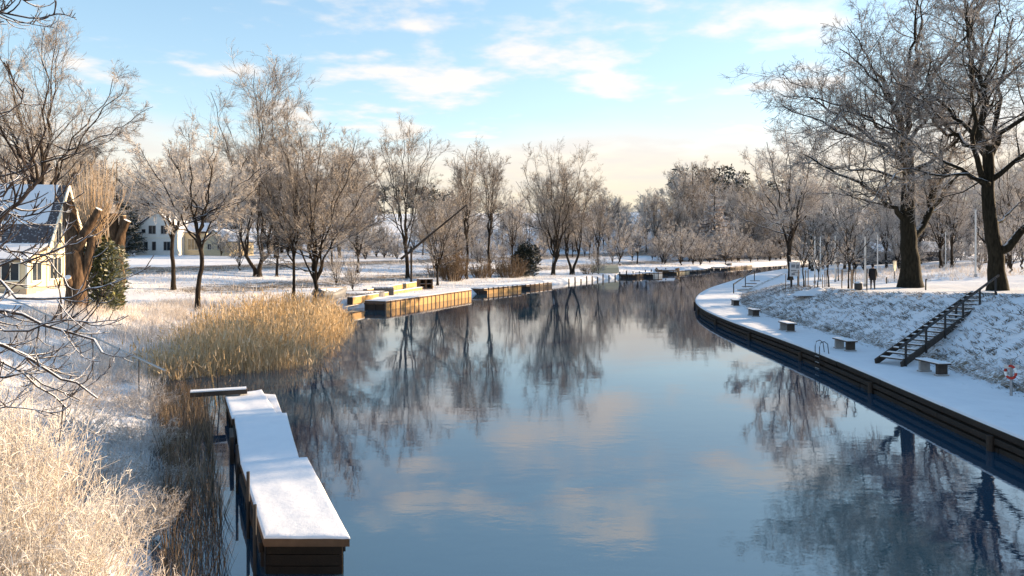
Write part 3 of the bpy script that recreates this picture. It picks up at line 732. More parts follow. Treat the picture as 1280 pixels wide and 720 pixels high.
# ------------------------------------------------------------------ the wood on the far slopes (one mass) and the trees that stand out of it
def conifer_strands(rng, H, W, n, droop=-0.25):
    """a spruce: whorls of drooping boughs with hanging twigs"""
    z = H*(1-np.sqrt(rng.random(n)))*0.92+H*0.06
    a = rng.uniform(0, 6.283, n); ln = W*(1-z/H)**0.85*rng.uniform(0.7, 1.15, n)+0.15
    d = np.stack([np.cos(a), np.sin(a), np.full(n, droop)], 1); p0 = np.stack([np.zeros(n), np.zeros(n), z], 1)
    p1 = p0+d*(ln*0.55)[:, None]; p2 = p0+d*ln[:, None]; p2[:, 2] += ln*0.16
    return np.stack([p0, p1, p2], 1), ln
def far_wood():
    rng = np.random.default_rng(77); VQ = {'twig_far': [], 'evergreen_far': []}
    shapes = []
    for k in range(5):                                        # frosted broadleaved trees
        H = 12; G = []
        for j in range(7):
            a = rng.uniform(0, 6.28); rr = rng.uniform(0.5, 3.4)
            e = np.array([math.cos(a)*rr, math.sin(a)*rr, H*(1-0.35*(rr/3.4)**2)*rng.uniform(0.8, 1)]); s0 = np.array([0, 0, H*rng.uniform(0.1, 0.35)])
            G.append(bezier(s0, s0+(e-s0)*[0.3, 0.3, 0.55], e, 5))
        G = np.stack(G); GR = np.tile(np.linspace(0.11, 0.03, 5), (7, 1))
        A, AR = sprout(G, GR, rng, 9, 0.1, 1, 0.34, 48, 0.06, 0.15, K=3, rmin=0.035)
        B, BR = sprout(A, AR, rng, 5.5, 0.1, 1, 0.6, 46, 0.03, 0.2, K=2, rmin=0.045)
        tr = np.stack([np.array([[0, 0, -1.0], [0.1, 0, H*0.25], [0, 0.1, H*0.5]])]); 
        shapes.append(('twig_far', merge([tubes(tr, np.array([[0.22, 0.18, 0.1]]), 4), ribbons(G, GR*2.2, rng), ribbons(A, AR*2.4, rng), ribbons(B, BR*2.4, rng)])))
    for k in range(3):                                        # round-headed pines
        H = 13; n = 300; c = np.array([[rng.normal(0, 1.3), rng.normal(0, 1.3), H*rng.uniform(0.45, 0.92)] for _ in range(13)]); c[:, :2] *= (1.35-c[:, 2:3]/H)*1.3
        p0 = c[rng.integers(0, 13, n)]; d = unit(rng.normal(0, 1, (n, 3))); p1 = p0+d*rng.uniform(0.3, 1.25, n)[:, None]*[1, 1, 0.7]; p2 = p1+d*0.5+[0, 0, 0.12]
        tr = np.array([[[0, 0, -1.0], [0.1, 0, H*0.5], [0, 0, H*0.9]]])
        shapes.append(('evergreen_far', merge([tubes(tr, np.array([[0.2, 0.15, 0.04]]), 4), ribbons(np.stack([p1, p2], 1), np.tile([0.5, 0.2], (n, 1)), rng)])))
    def add(i, x, y, s):
        mat, (V, Q) = shapes[i]; a = rng.uniform(0, 6.28); c, sn = math.cos(a)*s, math.sin(a)*s
        X = V[:, 0]*c-V[:, 1]*sn+x; Y = V[:, 0]*sn+V[:, 1]*c+y; Z = V[:, 2]*s*rng.uniform(0.9, 1.1)+gz(x, y)-0.2
        VQ[mat].append((np.stack([X, Y, Z], 1), Q))
    def band(n, u0, u1, y0, y1, s0, s1, ever):
        for _ in range(n):
            y = rng.uniform(y0, y1); x = (rng.uniform(u0, u1)-640)/FPX*y
            if xl(y)-4 < x < xr(y)+4: continue
            add(int(rng.integers(5, 8)) if rng.random() < ever else int(rng.integers(0, 5)), x, y, rng.uniform(s0, s1))
    band(40, -90, 300, 230, 300, 1.0, 1.7, 0.10)
    band(36, 300, 470, 245, 330, 1.1, 1.7, 0.25)
    band(26, 430, 580, 330, 400, 1.0, 1.5, 0.6)                # dark edge behind the snowy field
    band(36, 540, 830, 260, 350, 0.8, 1.2, 0.08)
    band(56, 840, 1000, 300, 380, 1.2, 1.7, 0.25)
    band(46, 960, 1340, 190, 290, 1.0, 1.7, 0.25)
    for mat, nm, lab in (('twig_far', 'frosted_wood', 'far frosted broadleaved wood along the horizon'), ('evergreen_far', 'spruce_wood', 'far dark spruces standing among the frosted wood')):
        tag(obj(nm, np_mesh(nm, *merge(VQ[mat]), mat)), lab, 'wood', kind='stuff')
far_wood()

def spruce_meshes(seed, H, W, n, mat, w=0.22, droop=-0.2):
    rng = np.random.default_rng(seed); P, ln = conifer_strands(rng, H, W, n, droop)
    Wd = np.stack([ln*0.05, ln*0.10, ln*0.02], 1)
    C, CR = sprout(P, Wd*0.5, rng, 9, 0.15, 1.0, 0.36, 52, -0.03, 0.1, K=3, rmin=0.012)
    tr = np.array([[[0, 0, -0.3], [0, 0, H*0.5], [0, 0, H]]])
    t = np_mesh('trunk', *tubes(tr, np.array([[H*0.018, H*0.012, 0.02]]), 7), 'bark', smooth=True)
    c = np_mesh('crown', *merge([ribbons(P, Wd, rng), ribbons(C, CR*0+w*0.28, rng)]), mat)
    return t, c
EV = spruce_meshes(41, 17, 4.4, 210, 'evergreen_far', 0.4)
FR = spruce_meshes(42, 18, 6.0, 330, 'twig_far', 0.45, -0.28)
put_tree(FR, gp(893, 225), 'large frosted conifer lit on its right side above the far river bend', 0.3, 1.3, name='frosted_conifer')
put_tree(FR, gp(866, 262), 'taller frosted conifer behind the large one at the far river bend', 1.3, 1.45, name='frosted_conifer')
put_tree(EV, gp(146, 150), 'dark snow-dusted spruce rising behind the pollard willows', 0, 1.15, name='spruce_tree')
put_tree(EV, gp(160, 165), 'dark spruce right behind the snow-dusted one, shorter', 2, 0.95, name='spruce_tree')
put_tree(EV, gp(352, 190), 'dark spruce behind the tallest left bank tree', 1, 1.25, name='spruce_tree')
SHADE_SPRUCE = spruce_meshes(43, 19, 4.6, 240, 'evergreen_far', 0.5)  # out-of-view spruces, added only to throw shade across the river
put_tree(SHADE_SPRUCE, (35.0, 39.5, gz(35.0, 39.5)), 'unseen dark spruce added on the right bank to shade the near bank and jetty, nearer one', 0.7, 1.3, name='spruce_tree')
put_tree(SHADE_SPRUCE, (44.0, 41.5, gz(44.0, 41.5)), 'unseen dark spruce added on the right bank to shade the near bank and jetty, farther one', 2.7, 1.3, name='spruce_tree')
put_tree(PROTO['slim'], gp(819, 215), 'tall thin bare tree standing above the frosted wood beyond the white shed', 2, 0.98, name='bare_tree')
put_tree(PROTO['slim'], gp(834, 228), 'second thin bare tree above the frosted wood beyond the white shed', 4, 0.85, name='bare_tree')
for u, y, s, rz, lab in [
    (790, 190, 1.0, 0.3, 'pale frosted bush on the far left shore beside the post row'),
    (765, 170, 0.8, 1.3, 'pale frosted bush at the foot of the last thin tree'),
    (848, 215, 1.0, 2.3, 'pale frosted bush left of the large frosted conifer'),
    (872, 220, 0.8, 3.3, 'low frosted bush at the foot of the large conifer'),
    (915, 238, 0.9, 4.3, 'frosted bush right of the large conifer by the far water'),
    (950, 250, 1.25, 5.3, 'bright rounded frosted bush above the far river bend'),
    (815, 200, 0.75, 0.9, 'low frosted bush behind the white shed'),
    (980, 262, 1.0, 0.1, 'wide frosted bush overhanging the far water'),
    (1005, 240, 0.9, 1.1, 'frosted bush behind the notice board'),
    (745, 155, 0.7, 2.1, 'frosted bush behind the low bank of posts'),
    (1262, 72, 0.75, 0.5, 'frosted bush just right of the rightmost oak trunk'),
    (1278, 78, 0.85, 2.5, 'tall frosted bush at the right edge of the picture'),
    (1225, 80, 0.42, 3.5, 'low frosted bush left of the rightmost oak'),
    (440, 78, 0.5, 1.5, 'low frosted bush on the bank behind the grey covered box'),
    (420, 82, 0.6, 2.8, 'brownish frosted bush behind the upturned boats'),
    (300, 96, 0.8, 4.4, 'frosted bush in front of the white house wing'),
]:
    put_tree(PROTO['low'], gp(u, y), lab, rz, s, 'frosted bushes', 'frosted_bush', cat='bush')

# ------------------------------------------------------------------ thicket, evergreen bush, thuja
def stems_bush(seed, n, H, W, mat, r=0.02, twigs=8, curl=0.12, sub=0):
    """shrub of many upright stems"""
    rng = np.random.default_rng(seed); a = rng.uniform(0, 6.28, n); q = np.sqrt(rng.random(n))
    base = np.stack([np.cos(a)*q*W*0.5, np.sin(a)*q*W*0.5, np.full(n, -0.1)], 1)
    top = np.stack([np.cos(a)*q*W, np.sin(a)*q*W, H*(1-0.45*q*q)*rng.uniform(0.65, 1.05, n)], 1)
    t = np.linspace(0, 1, 5)[None, :, None]
    P = base[:, None]*(1-t)+top[:, None]*t+rng.normal(0, curl, (n, 5, 3))*t
    Rr = np.tile(np.linspace(r, r*0.4, 5), (n, 1))
    A, AR = sprout(P, Rr, rng, twigs, 0.25, 1, 0.28, 42, 0.04, 0.15, K=3, rmin=r*0.4)
    parts = [tubes(P, Rr, 4), tubes(A, AR, 3)]
    if sub:
        B, BR = sprout(A, AR, rng, sub, 0.1, 1, 0.6, 42, 0.04, 0.15, K=2, rmin=r*0.4); parts.append(ribbons(B, BR*2.4, rng))
    return np_mesh('stems', *merge(parts), mat, smooth=True)
for seed, u, y, n, H, W, lab in [(51, 565, 100, 150, 4.8, 2.8, 'dark brown leafless thicket left of the slim straight tree'), (52, 636, 112, 150, 3.6, 3.2, 'brown shrub just left of the dark evergreen bush'),
                            (53, 602, 108, 90, 3.0, 2.4, 'low brown shrub between thicket and evergreen bush'), (54, 545, 108, 50, 2.2, 2.4, 'low brown shrub beside the crooked low-forked tree'), (55, 735, 128, 40, 2.0, 1.8, 'low brown reeds behind the far post row')]:
    b = thing('brown_shrub', lab, 'shrub', gp(u, y), 0, 'brown shrubs'); obj('stems', stems_bush(seed, n, H, W, 'thicket', 0.03, 8, 0.2, 3), b)
def leafy(seed, H, W, n, mat, size, cols=7, wide=0.5):
    """evergreen of several uneven upright columns, with gaps between the sprays"""
    rng = np.random.default_rng(seed); ca = np.arange(cols)*2.4; cr = W*(0.05+0.62*np.sqrt(np.arange(cols)/cols)); ch = H*np.where(np.arange(cols) == 0, 1.0, rng.uniform(0.5, 0.92, cols))
    k = rng.integers(0, cols, n); t = rng.random(n)**0.85; z = t*ch[k]*0.97
    prof = W*wide*np.sin(np.clip(t*0.82+0.18, 0, 1)*math.pi)**0.75*(0.75+0.5*rng.random(n))
    a = rng.uniform(0, 6.28, n); q = rng.uniform(0.2, 1.0, n)**0.5
    p = np.stack([np.cos(ca[k])*cr[k]*(0.75+0.4*t)+np.cos(a)*prof*q, np.sin(ca[k])*cr[k]*(0.75+0.4*t)+np.sin(a)*prof*q, z], 1)
    d = unit(np.stack([np.cos(a), np.sin(a), rng.uniform(0.0, 1.3, n)], 1)+rng.normal(0, 0.4, (n, 3)))
    ln = size*rng.uniform(0.5, 1.5, n)
    P = np.stack([p, p+d*ln[:, None]*0.5, p+d*ln[:, None]+[0, 0, -0.12*size]], 1); Wd = np.stack([ln*0.12, ln*0.36, ln*0.06], 1)
    return np_mesh('foliage', *ribbons(P, Wd, rng), mat)
b = thing('evergreen_bush', 'round dark evergreen bush standing on the left bank among bare trees', 'bush', gp(657, 116))
obj('foliage', leafy(61, 5.4, 2.3, 3600, 'evergreen_far', 0.45, 8, 0.55), b); MB().tube([(0, 0, -0.2), (0, 0, 3.5)], [0.14, 0.05], 6).build('stem', 'bark', b)
b = thing('evergreen_shrub', 'dark green snow-dusted evergreen shrub behind the pollard willow', 'shrub', gp(130, 46.0), scale=1.15)
obj('foliage', leafy(62, 4.2, 1.15, 5600, 'evergreen', 0.22, 9, 0.42), b)
for k in range(5):
    a = k*1.3; MB().tube([(0.15*math.cos(a), 0.15*math.sin(a), -0.2), (0.5*math.cos(a), 0.5*math.sin(a), 1.6), (0.45*math.cos(a), 0.45*math.sin(a), 2.8)], [0.05, 0.04, 0.02], 6).build('stem', 'bark', b)

# ------------------------------------------------------------------ pollard willows
def pollard(label, loc, trunk, arms, shoots, seed, scale=1.17):
    """trunk polyline with radii, cut arms, and a burst of straight shoots"""
    rng = np.random.default_rng(seed); o = thing('pollard_willow', label, 'tree', loc, group='pollarded willows', scale=scale)
    P = resample(trunk[0], 10)[None]; P[:, 1:-1] += rng.normal(0, 0.03, (1, 8, 3)); rr = np.interp(np.linspace(0, 1, 10), np.linspace(0, 1, len(trunk[1])), trunk[1])[None]
    V, Q = tubes(P, rr, 14); V = V+0.05*np.stack([vnoise(V[:, 1]*2, V[:, 2], 3, 1), vnoise(V[:, 0]*2, V[:, 2], 3, 2), 0*V[:, 0]], 1)
    obj('trunk', np_mesh('trunk', V, Q, 'bark_willow', smooth=True), o)
    for pts, r0, r1 in arms:
        p = resample(pts, 7)[None]; r = np.linspace(r0, r1, 7)[None]; V, Q = tubes(p, r, 12)
        V = V+0.03*np.stack([vnoise(V[:, 1]*3, V[:, 2], 3, 3), vnoise(V[:, 0]*3, V[:, 2], 3, 4), 0*V[:, 0]], 1)
        ar = obj('arm', np_mesh('arm', V, Q, 'bark_willow', smooth=True), o)
        e = Vector(pts[-1]); d = (e-Vector(pts[-2])).normalized()
        MB().tube([e-d*0.03, e+d*0.02], r1*0.99, 12).build('cut_face', 'cut_wood', ar)
    if shoots:
        n, org, hgt, wd = shoots
        p0 = np.array(org)[None]+rng.normal(0, 0.22, (n, 3)); e = p0+np.stack([rng.normal(0, wd, n), rng.normal(0, wd, n), hgt*rng.uniform(0.55, 1.05, n)], 1)
        t = np.linspace(0, 1, 5)[None, :, None]; S = p0[:, None]*(1-t)+e[:, None]*t+np.stack([(e-p0)[:, 0]*0.25, (e-p0)[:, 1]*0.25, 0*e[:, 0]], 1)[:, None]*np.sin(t*math.pi)
        SR = np.tile(np.linspace(0.022, 0.006, 5), (n, 1)); A, AR = sprout(S, SR, rng, 5, 0.3, 1, 0.25, 24, 0.05, 0.08, K=3, rmin=0.007)
        obj('shoots', np_mesh('shoots', *merge([tubes(S, SR, 4), tubes(A, AR, 3)]), 'willow_shoot', smooth=True), o)
mat_strand('willow_shoot', (0.30, 0.20, 0.11), (0.55, 0.40, 0.25), (0.78, 0.70, 0.60), 0.05, 0.35, 0.2)
pw = gp(95, 44.0)
pollard('leaning pollard willow with a stout cut trunk and a spray of straw-coloured shoots', pw,
        ([(0, 0, -0.2), (0, 0, 1.6), (-0.08, 0, 3.2), (-0.28, 0, 4.4), (-0.42, 0.05, 5.5)], [0.56, 0.44, 0.42, 0.34, 0.28]),
        [([(0.05, 0, 3.0), (0.45, -0.1, 3.9), (0.9, -0.1, 4.6), (1.22, -0.1, 5.15)], 0.27, 0.17), ([(0.25, 0.15, 1.6), (0.5, 0.2, 2.6), (0.72, 0.2, 3.8)], 0.24, 0.17), ([(-0.1, -0.4, 1.35), (-0.05, -0.66, 1.7)], 0.22, 0.18)],
        (95, (0.55, 0.7, 3.7), 4.0, 0.75), 71)
pollard('second pollard willow of bare cut stubs behind the evergreen shrub', gp(147, 49.0),
        ([(0, 0, -0.2), (0.1, 0, 1.6), (0.0, 0, 2.8), (-0.25, 0, 3.6), (-0.3, 0, 5.4)], [0.36, 0.32, 0.32, 0.30, 0.26]),
        [([(-0.05, 0, 3.2), (0.15, 0, 4.2), (0.55, 0, 5.0)], 0.24, 0.2), ([(0.1, 0.1, 3.0), (0.2, 0.1, 4.6), (0.25, 0.1, 5.3)], 0.22, 0.16)], None, 72)

# ------------------------------------------------------------------ reeds, grass and frosted growth
def blades(rng, xy, z, h, lean, w, K=3, bend=0.25):
    n = len(xy); a = rng.uniform(0, 6.28, n); hh = h*rng.uniform(0.6, 1.15, n); l = lean*rng.uniform(0, 1, n)*hh
    d = np.stack([np.cos(a)*l, np.sin(a)*l], 1); t = np.linspace(0, 1, K)
    P = np.stack([np.concatenate([xy+d*(tt**1.6)+d*bend*tt, (z+hh*tt*(1-0.12*lean*tt))[:, None]], 1) for tt in t], 1)
    W = w*np.array([1.0]+[0.9]*(K-2)+[0.25])[None, :]*rng.uniform(0.7, 1.3, n)[:, None]
    return P, W
def scatter(rng, n, y0, y1, d0, d1, side=-1, power=1.0):
    y = rng.uniform(y0, y1, n); d = d0+(d1-d0)*rng.random(n)**power
    x = xl(y)-d if side < 0 else xr(y)+d
    return np.stack([x, y], 1)
def build_growth():
    rng = np.random.default_rng(5)
    # reed bed
    y = rng.uniform(32, 62, 18500); f = np.interp(y, [32, 35, 44, 52, 58, 62], [-14.5, -9.6, -10.2, -11.0, -12.3, -15.0]); b = np.maximum(xl(y)-1.5, (208-640)/FPX*y-rng.exponential(0.7, len(y)))
    x = b+(f-b)*rng.random(len(y))**0.85; xy = np.stack([x, y], 1)
    edge = np.clip((f-x)/1.6, 0.35, 1)*(0.82+0.2*vnoise(x, y, 0.8, 3)+0.1*vnoise(x, y, 2.3, 8)); ok = (vnoise(x, y, 1.1, 9)+rng.normal(0, 0.5, len(x))) > -0.55+0.9*(f-x < 0.7); xy = xy[ok]; x = x[ok]; y = y[ok]; edge = edge[ok]
    P, W = blades(rng, xy, np.maximum(ground(x, y), -0.3), 2.25*edge*rng.uniform(0.6, 1.15, len(x))*(0.6+0.4*np.clip((x-(208-640)/FPX*y)/2.5, 0, 1)), np.where(rng.random(len(x)) < 0.15, 1.0, 0.25), 0.02, 4)
    n = len(xy)//2; tip = P[:n, -1]; pl = np.stack([tip, tip+unit(P[:n, -1]-P[:n, -2])*0.26+rng.normal(0, 0.07, (n, 3))], 1)
    tag(obj('reed_bed', np_mesh('reed_bed', *merge([ribbons(P, W, rng), ribbons(pl, np.tile([0.07, 0.02], (n, 1)), rng)]), 'reed')), 'golden dry reed bed standing in the water by the left bank', 'reeds', kind='stuff')
    # old brown reeds between bank and jetty
    y = rng.uniform(11.0, 29, 3200); x = np.interp(y, [9, 13, 17.5, 22, 26, 30], [-3.9, -5.0, -6.9, -8.9, -10.6, -12.6])-rng.random(len(y))*np.interp(y, [9, 20, 30], [0.9, 1.5, 2.0])
    P, W = blades(rng, np.stack([x, y], 1), np.minimum(np.maximum(ground(x, y), -0.3), 0.3), 1.15*np.interp(y, [10, 14, 22], [0.5, 0.8, 1.0]), 0.3, 0.011, 4)
    tag(obj('shore_reeds', np_mesh('shore_reeds', *ribbons(P, W, rng), 'reed_old')), 'thin brown reeds between the left bank and the snowy jetty', 'reeds', kind='stuff')
    # frosted grass over the left bank, thinner with distance
    sets = []
    for n, y0, y1, d0, d1, h, w, ln in ((20000, 7, 20, 0.0, 9, 0.40, 0.011, 1.0), (22000, 18, 36, 0.0, 13, 0.42, 0.014, 0.9), (20000, 30, 58, -0.4, 9, 0.75, 0.018, 0.6), (7000, 56, 72, 0.2, 12, 0.6, 0.022, 0.6),
                                      (11000, 66, 125, 1.5, 42, 0.55, 0.034, 0.7), (4000, 125, 180, 1.5, 40, 0.7, 0.045, 0.7)):
        xy = scatter(rng, n, y0, y1, d0, d1, -1, 0.9); keep = (vnoise(xy[:, 0], xy[:, 1], 0.9, 4)+rng.normal(0, 0.3, n)) > (-0.45 if y0 < 60 else -0.15)
        xy = xy[keep]; h2 = h*(0.75+0.45*vnoise(xy[:, 0], xy[:, 1], 1.4, 6))
        P, W = blades(rng, xy, ground(xy[:, 0], xy[:, 1])-0.03, np.maximum(h2, 0.12), ln, w, 3); sets.append(ribbons(P, W, rng))
    tag(obj('frosted_grass', np_mesh('frosted_grass', *merge(sets), 'frost_grass')), 'frosted dry grass covering the left river bank', 'grass', kind='stuff')
    # tussocks on the shaded right slope
    n = 3600; xy = scatter(rng, n, 20, 80, 3.2, 9.0, 1, 1.25); c = np.repeat(xy, 5, 0)+rng.normal(0, 0.06, (n*5, 2))
    P, W = blades(rng, c, ground(c[:, 0], c[:, 1])-0.02, 0.17, 1.5, 0.038, 3); P[..., 0] -= np.array([0, 0.05, 0.11])[None, :]
    tag(obj('slope_tussocks', np_mesh('slope_tussocks', *ribbons(P, W, rng), 'tussock')), 'dark grass tussocks poking through snow on the right slope', 'grass', kind='stuff')
    n = 900; xy = scatter(rng, n, 66, 110, 14, 34, 1); c = np.repeat(xy, 6, 0)+rng.normal(0, 0.15, (n*6, 2))
    P, W = blades(rng, c, ground(c[:, 0], c[:, 1]), 0.5, 0.8, 0.03, 3)
    tag(obj('park_grass', np_mesh('park_grass', *ribbons(P, W, rng), 'frost_grass')), 'patches of frosted tall grass behind the great oaks', 'grass', kind='stuff')
build_growth()

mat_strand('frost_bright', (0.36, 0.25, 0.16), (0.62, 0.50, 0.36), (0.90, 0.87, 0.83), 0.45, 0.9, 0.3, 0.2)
def frost_shrub(label, x, y, n, H, W, seed, mat='frost_grass', r=0.007, sub=3, name='frosted_shrub', group='frosted shrubs on the near bank'):
    o = thing(name, label, 'shrub', (x, y, gz(x, y)), 0, group)
    obj('stems', stems_bush(seed, n, H, W, mat, r, 10, 0.10, sub), o)
    return o
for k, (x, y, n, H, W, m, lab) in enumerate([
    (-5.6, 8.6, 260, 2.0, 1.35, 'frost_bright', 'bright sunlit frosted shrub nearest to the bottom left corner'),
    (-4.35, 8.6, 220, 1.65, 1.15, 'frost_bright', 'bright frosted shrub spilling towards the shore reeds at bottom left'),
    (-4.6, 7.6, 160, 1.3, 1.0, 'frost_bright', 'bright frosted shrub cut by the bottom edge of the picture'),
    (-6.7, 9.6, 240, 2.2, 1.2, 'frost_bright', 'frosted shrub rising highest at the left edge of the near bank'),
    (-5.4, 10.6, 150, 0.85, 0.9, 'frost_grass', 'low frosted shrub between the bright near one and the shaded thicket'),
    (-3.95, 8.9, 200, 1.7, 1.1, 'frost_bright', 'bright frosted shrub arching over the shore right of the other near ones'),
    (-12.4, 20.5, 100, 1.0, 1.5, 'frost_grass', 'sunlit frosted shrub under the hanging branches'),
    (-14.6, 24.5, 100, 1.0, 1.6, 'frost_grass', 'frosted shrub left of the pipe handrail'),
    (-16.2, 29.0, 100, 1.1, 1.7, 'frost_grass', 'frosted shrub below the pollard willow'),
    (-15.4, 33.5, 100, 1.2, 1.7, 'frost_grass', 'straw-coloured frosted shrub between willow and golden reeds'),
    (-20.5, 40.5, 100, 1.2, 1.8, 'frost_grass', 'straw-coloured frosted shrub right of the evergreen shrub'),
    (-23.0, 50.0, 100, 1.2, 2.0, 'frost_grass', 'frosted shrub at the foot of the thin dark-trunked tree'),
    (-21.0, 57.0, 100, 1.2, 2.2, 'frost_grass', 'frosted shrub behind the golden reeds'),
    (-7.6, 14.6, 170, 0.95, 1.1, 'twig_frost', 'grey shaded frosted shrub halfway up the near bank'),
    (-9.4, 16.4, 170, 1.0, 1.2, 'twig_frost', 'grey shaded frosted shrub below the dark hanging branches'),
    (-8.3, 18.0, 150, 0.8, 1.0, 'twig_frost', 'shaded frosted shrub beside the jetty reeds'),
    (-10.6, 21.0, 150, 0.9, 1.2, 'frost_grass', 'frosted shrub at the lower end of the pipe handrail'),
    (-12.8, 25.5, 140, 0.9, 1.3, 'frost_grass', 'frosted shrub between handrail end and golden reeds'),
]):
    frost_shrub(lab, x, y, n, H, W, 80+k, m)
o = thing('brown_leaved_shrub', 'small shrub with withered red-brown leaves at the bottom edge', 'shrub', (-4.55, 7.75, gz(-4.55, 7.75)))
obj('foliage', leafy(95, 0.75, 0.3, 110, 'leaf_brown', 0.08, 4, 0.5), o); MB().tube([(0, 0, -0.1), (0.03, 0, 0.4), (0, 0.02, 0.75)], [0.012, 0.01, 0.006], 5).build('stem', 'bark', o)
o = thing('brown_leaved_shrub', 'withered red-brown leaves in the shade behind the near frosted shrubs', 'shrub', (-8.2, 12.6, gz(-8.2, 12.6)))
obj('foliage', leafy(96, 0.7, 0.45, 150, 'leaf_brown', 0.09, 5, 0.5), o); MB().tube([(0, 0, -0.1), (0.03, 0, 0.4), (0, 0.02, 0.7)], [0.012, 0.01, 0.006], 5).build('stem', 'bark', o)

# ------------------------------------------------------------------ tree at the left whose branches hang into the picture
def near_tree():
    Y = 8.0; m = Y/FPX; tx, ty = -7.3, 8.6; z0 = gz(tx, ty)
    rng = np.random.default_rng(31)
    def L(pts, r0, r1): r0 *= 1.35; r1 *= 1.5; return ([((u-640)*m*(1+dy/Y)-tx, Y+dy-ty, CAMZ+(HOR-v)*m*(1+dy/Y)-z0) for u, v, dy in pts], r0, r1)
    T = [(0, 0, -0.3), (0.1, 0, 1.0), (0.05, 0, 2.6), (0, 0, 4.2), (-0.05, 0.1, 6.2)]
    g = [(T, 0.20, 0.10),
         L([(-180,330,.5),(-80,350,.3),(0,385,0),(40,393,0),(85,418,-.1),(128,441,-.2)], 0.045, 0.009),
         L([(-180,360,.4),(-80,410,.2),(0,430,.2),(50,452,.3),(92,478,.3),(122,498,.3)], 0.05, 0.009),
         L([(-180,300,.5),(-60,330,.2),(0,345,-.3),(35,380,-.3),(75,374,-.4),(112,360,-.4)], 0.036, 0.007),
         L([(-180,400,.4),(-60,470,.2),(0,470,.3),(30,462,.4),(60,478,.5),(85,512,.5)], 0.034, 0.007),
         L([(-160,300,.6),(-60,305,.4),(0,283,.2),(22,262,.2),(45,238,.1),(62,205,0)], 0.07, 0.010),
         L([(-160,260,.6),(-60,262,.3),(0,250,0),(28,222,0),(45,205,-.1)], 0.03, 0.006),
         L([(-160,300,.4),(-60,300,.2),(0,310,.2),(40,318,.3),(70,330,.4),(85,352,.4)], 0.03, 0.006),
         L([(-170,180,.6),(-60,215,.3),(0,225,.3),(25,215,.2),(48,185,.2),(58,160,.2)], 0.03, 0.006),
         L([(-170,60,.6),(-60,8,.2),(0,8,0),(25,6,0),(52,-2,0)], 0.03, 0.007),
         L([(-170,80,.6),(-60,20,.2),(0,14,.1),(18,24,.1),(42,31,.1),(62,25,.1),(72,17,.1)], 0.028, 0.006),
         L([(-170,120,.8),(-60,150,.6),(0,150,.6),(20,130,.7),(30,110,.7)], 0.02, 0.005),
         L([(-180,320,.3),(-60,370,.1),(0,405,-.2),(45,412,-.2),(80,398,-.3),(105,402,-.3)], 0.03, 0.006),
         L([(-180,380,.6),(-60,440,.5),(0,452,.6),(40,470,.7),(70,492,.7),(100,500,.8)], 0.032, 0.006),
         L([(-160,240,.7),(-60,235,.6),(0,268,.6),(35,275,.7),(62,262,.7),(80,240,.7)], 0.028, 0.006),
         L([(-160,280,.3),(-60,320,.1),(0,326,-.1),(28,335,-.1),(60,312,-.2),(95,300,-.2)], 0.026, 0.006),
         L([(-180,460,.4),(-80,500,.2),(-10,515,.2),(40,505,.2),(75,520,.3)], 0.02, 0.005)]
    spec = [dict(per_m=4.6, n_trunk=0, t0=0.40, t1=1.0, ratio=0.24, ang=42, up=0.16, wander=0.12, K=6, rs=0.55, rmin=0.009, sides=5, shape=(1.0, 0.6), lmax=0.75),
            dict(n=3.0, t0=0.25, t1=0.95, ratio=0.42, ang=45, up=0.20, wander=0.12, K=5, rs=0.7, rmin=0.0065, sides=4, amin=1, lmax=0.35)]
    mm = make_tree('near', g, rng, spec, bark='bark_branch', twig='bark_branch', K=14, sides=8)
    put_tree(mm, (tx, ty, z0), 'dark snow-lined branches hanging in from the left edge of the picture', name='overhanging_tree')
near_tree()

# ------------------------------------------------------------------ snowy jetty in front, left
def quad_section(parent, name, q, z0, z1, snow_t=0.05, over=0.03, mat='timber_brown'):
    """deck section over a four-cornered outline with a snow sheet on top"""
    s = MB().prism(q, z0, z1).build(name, mat, parent)
    c = np.mean(q, axis=0); n = 22
    # snow sheet: rounded, slightly ragged lip and an uneven top
    q = [np.array(p)+unit(np.array(p)-c)*over for p in q]; V = []; F = []
    cell = min(np.linalg.norm(q[1]-q[0]), np.linalg.norm(q[3]-q[0])); g = [0, 0.012, 0.035]+list(np.linspace(0.09, 0.91, n-5))+[0.965, 0.988, 1]
    for i in range(n+1):
        for j in range(n+1):
            a, b = g[i], g[j]; e = min(i, j, n-i, n-j)
            p = q[0]*(1-a)*(1-b)+q[1]*a*(1-b)+q[2]*a*b+q[3]*(1-a)*b
            w = math.sin(p[0]*7.1+p[1]*4.3)*0.5+math.sin(p[0]*17+p[1]*23)*0.3+math.sin(p[0]*3.1-p[1]*1.9)*0.4
            if e == 0: p = p+unit(c-p)*(0.018+0.014*w)
            V.append((p[0], p[1], z1+snow_t*(0.45, 0.85, 1.0)[min(e, 2)]+0.010*w*(e > 0)))
    for i in range(n):
        for j in range(n): k = i*(n+1)+j; F.append((k, k+n+1, k+n+2, k+1))
    rim = [i*(n+1) for i in range(n+1)]+[n*(n+1)+j for j in range(1, n+1)]+[(n-i)*(n+1)+n for i in range(1, n+1)]+[n-j for j in range(1, n)]
    b = len(V); V += [(V[r][0], V[r][1], z1+0.002) for r in rim]
    for k in range(len(rim)): F.append((rim[k], rim[(k+1) % len(rim)], b+(k+1) % len(rim), b+k))
    m = MB(); m.v = V; m.f = F; m.build('snow', 'snow', s, smooth=True)
    return s
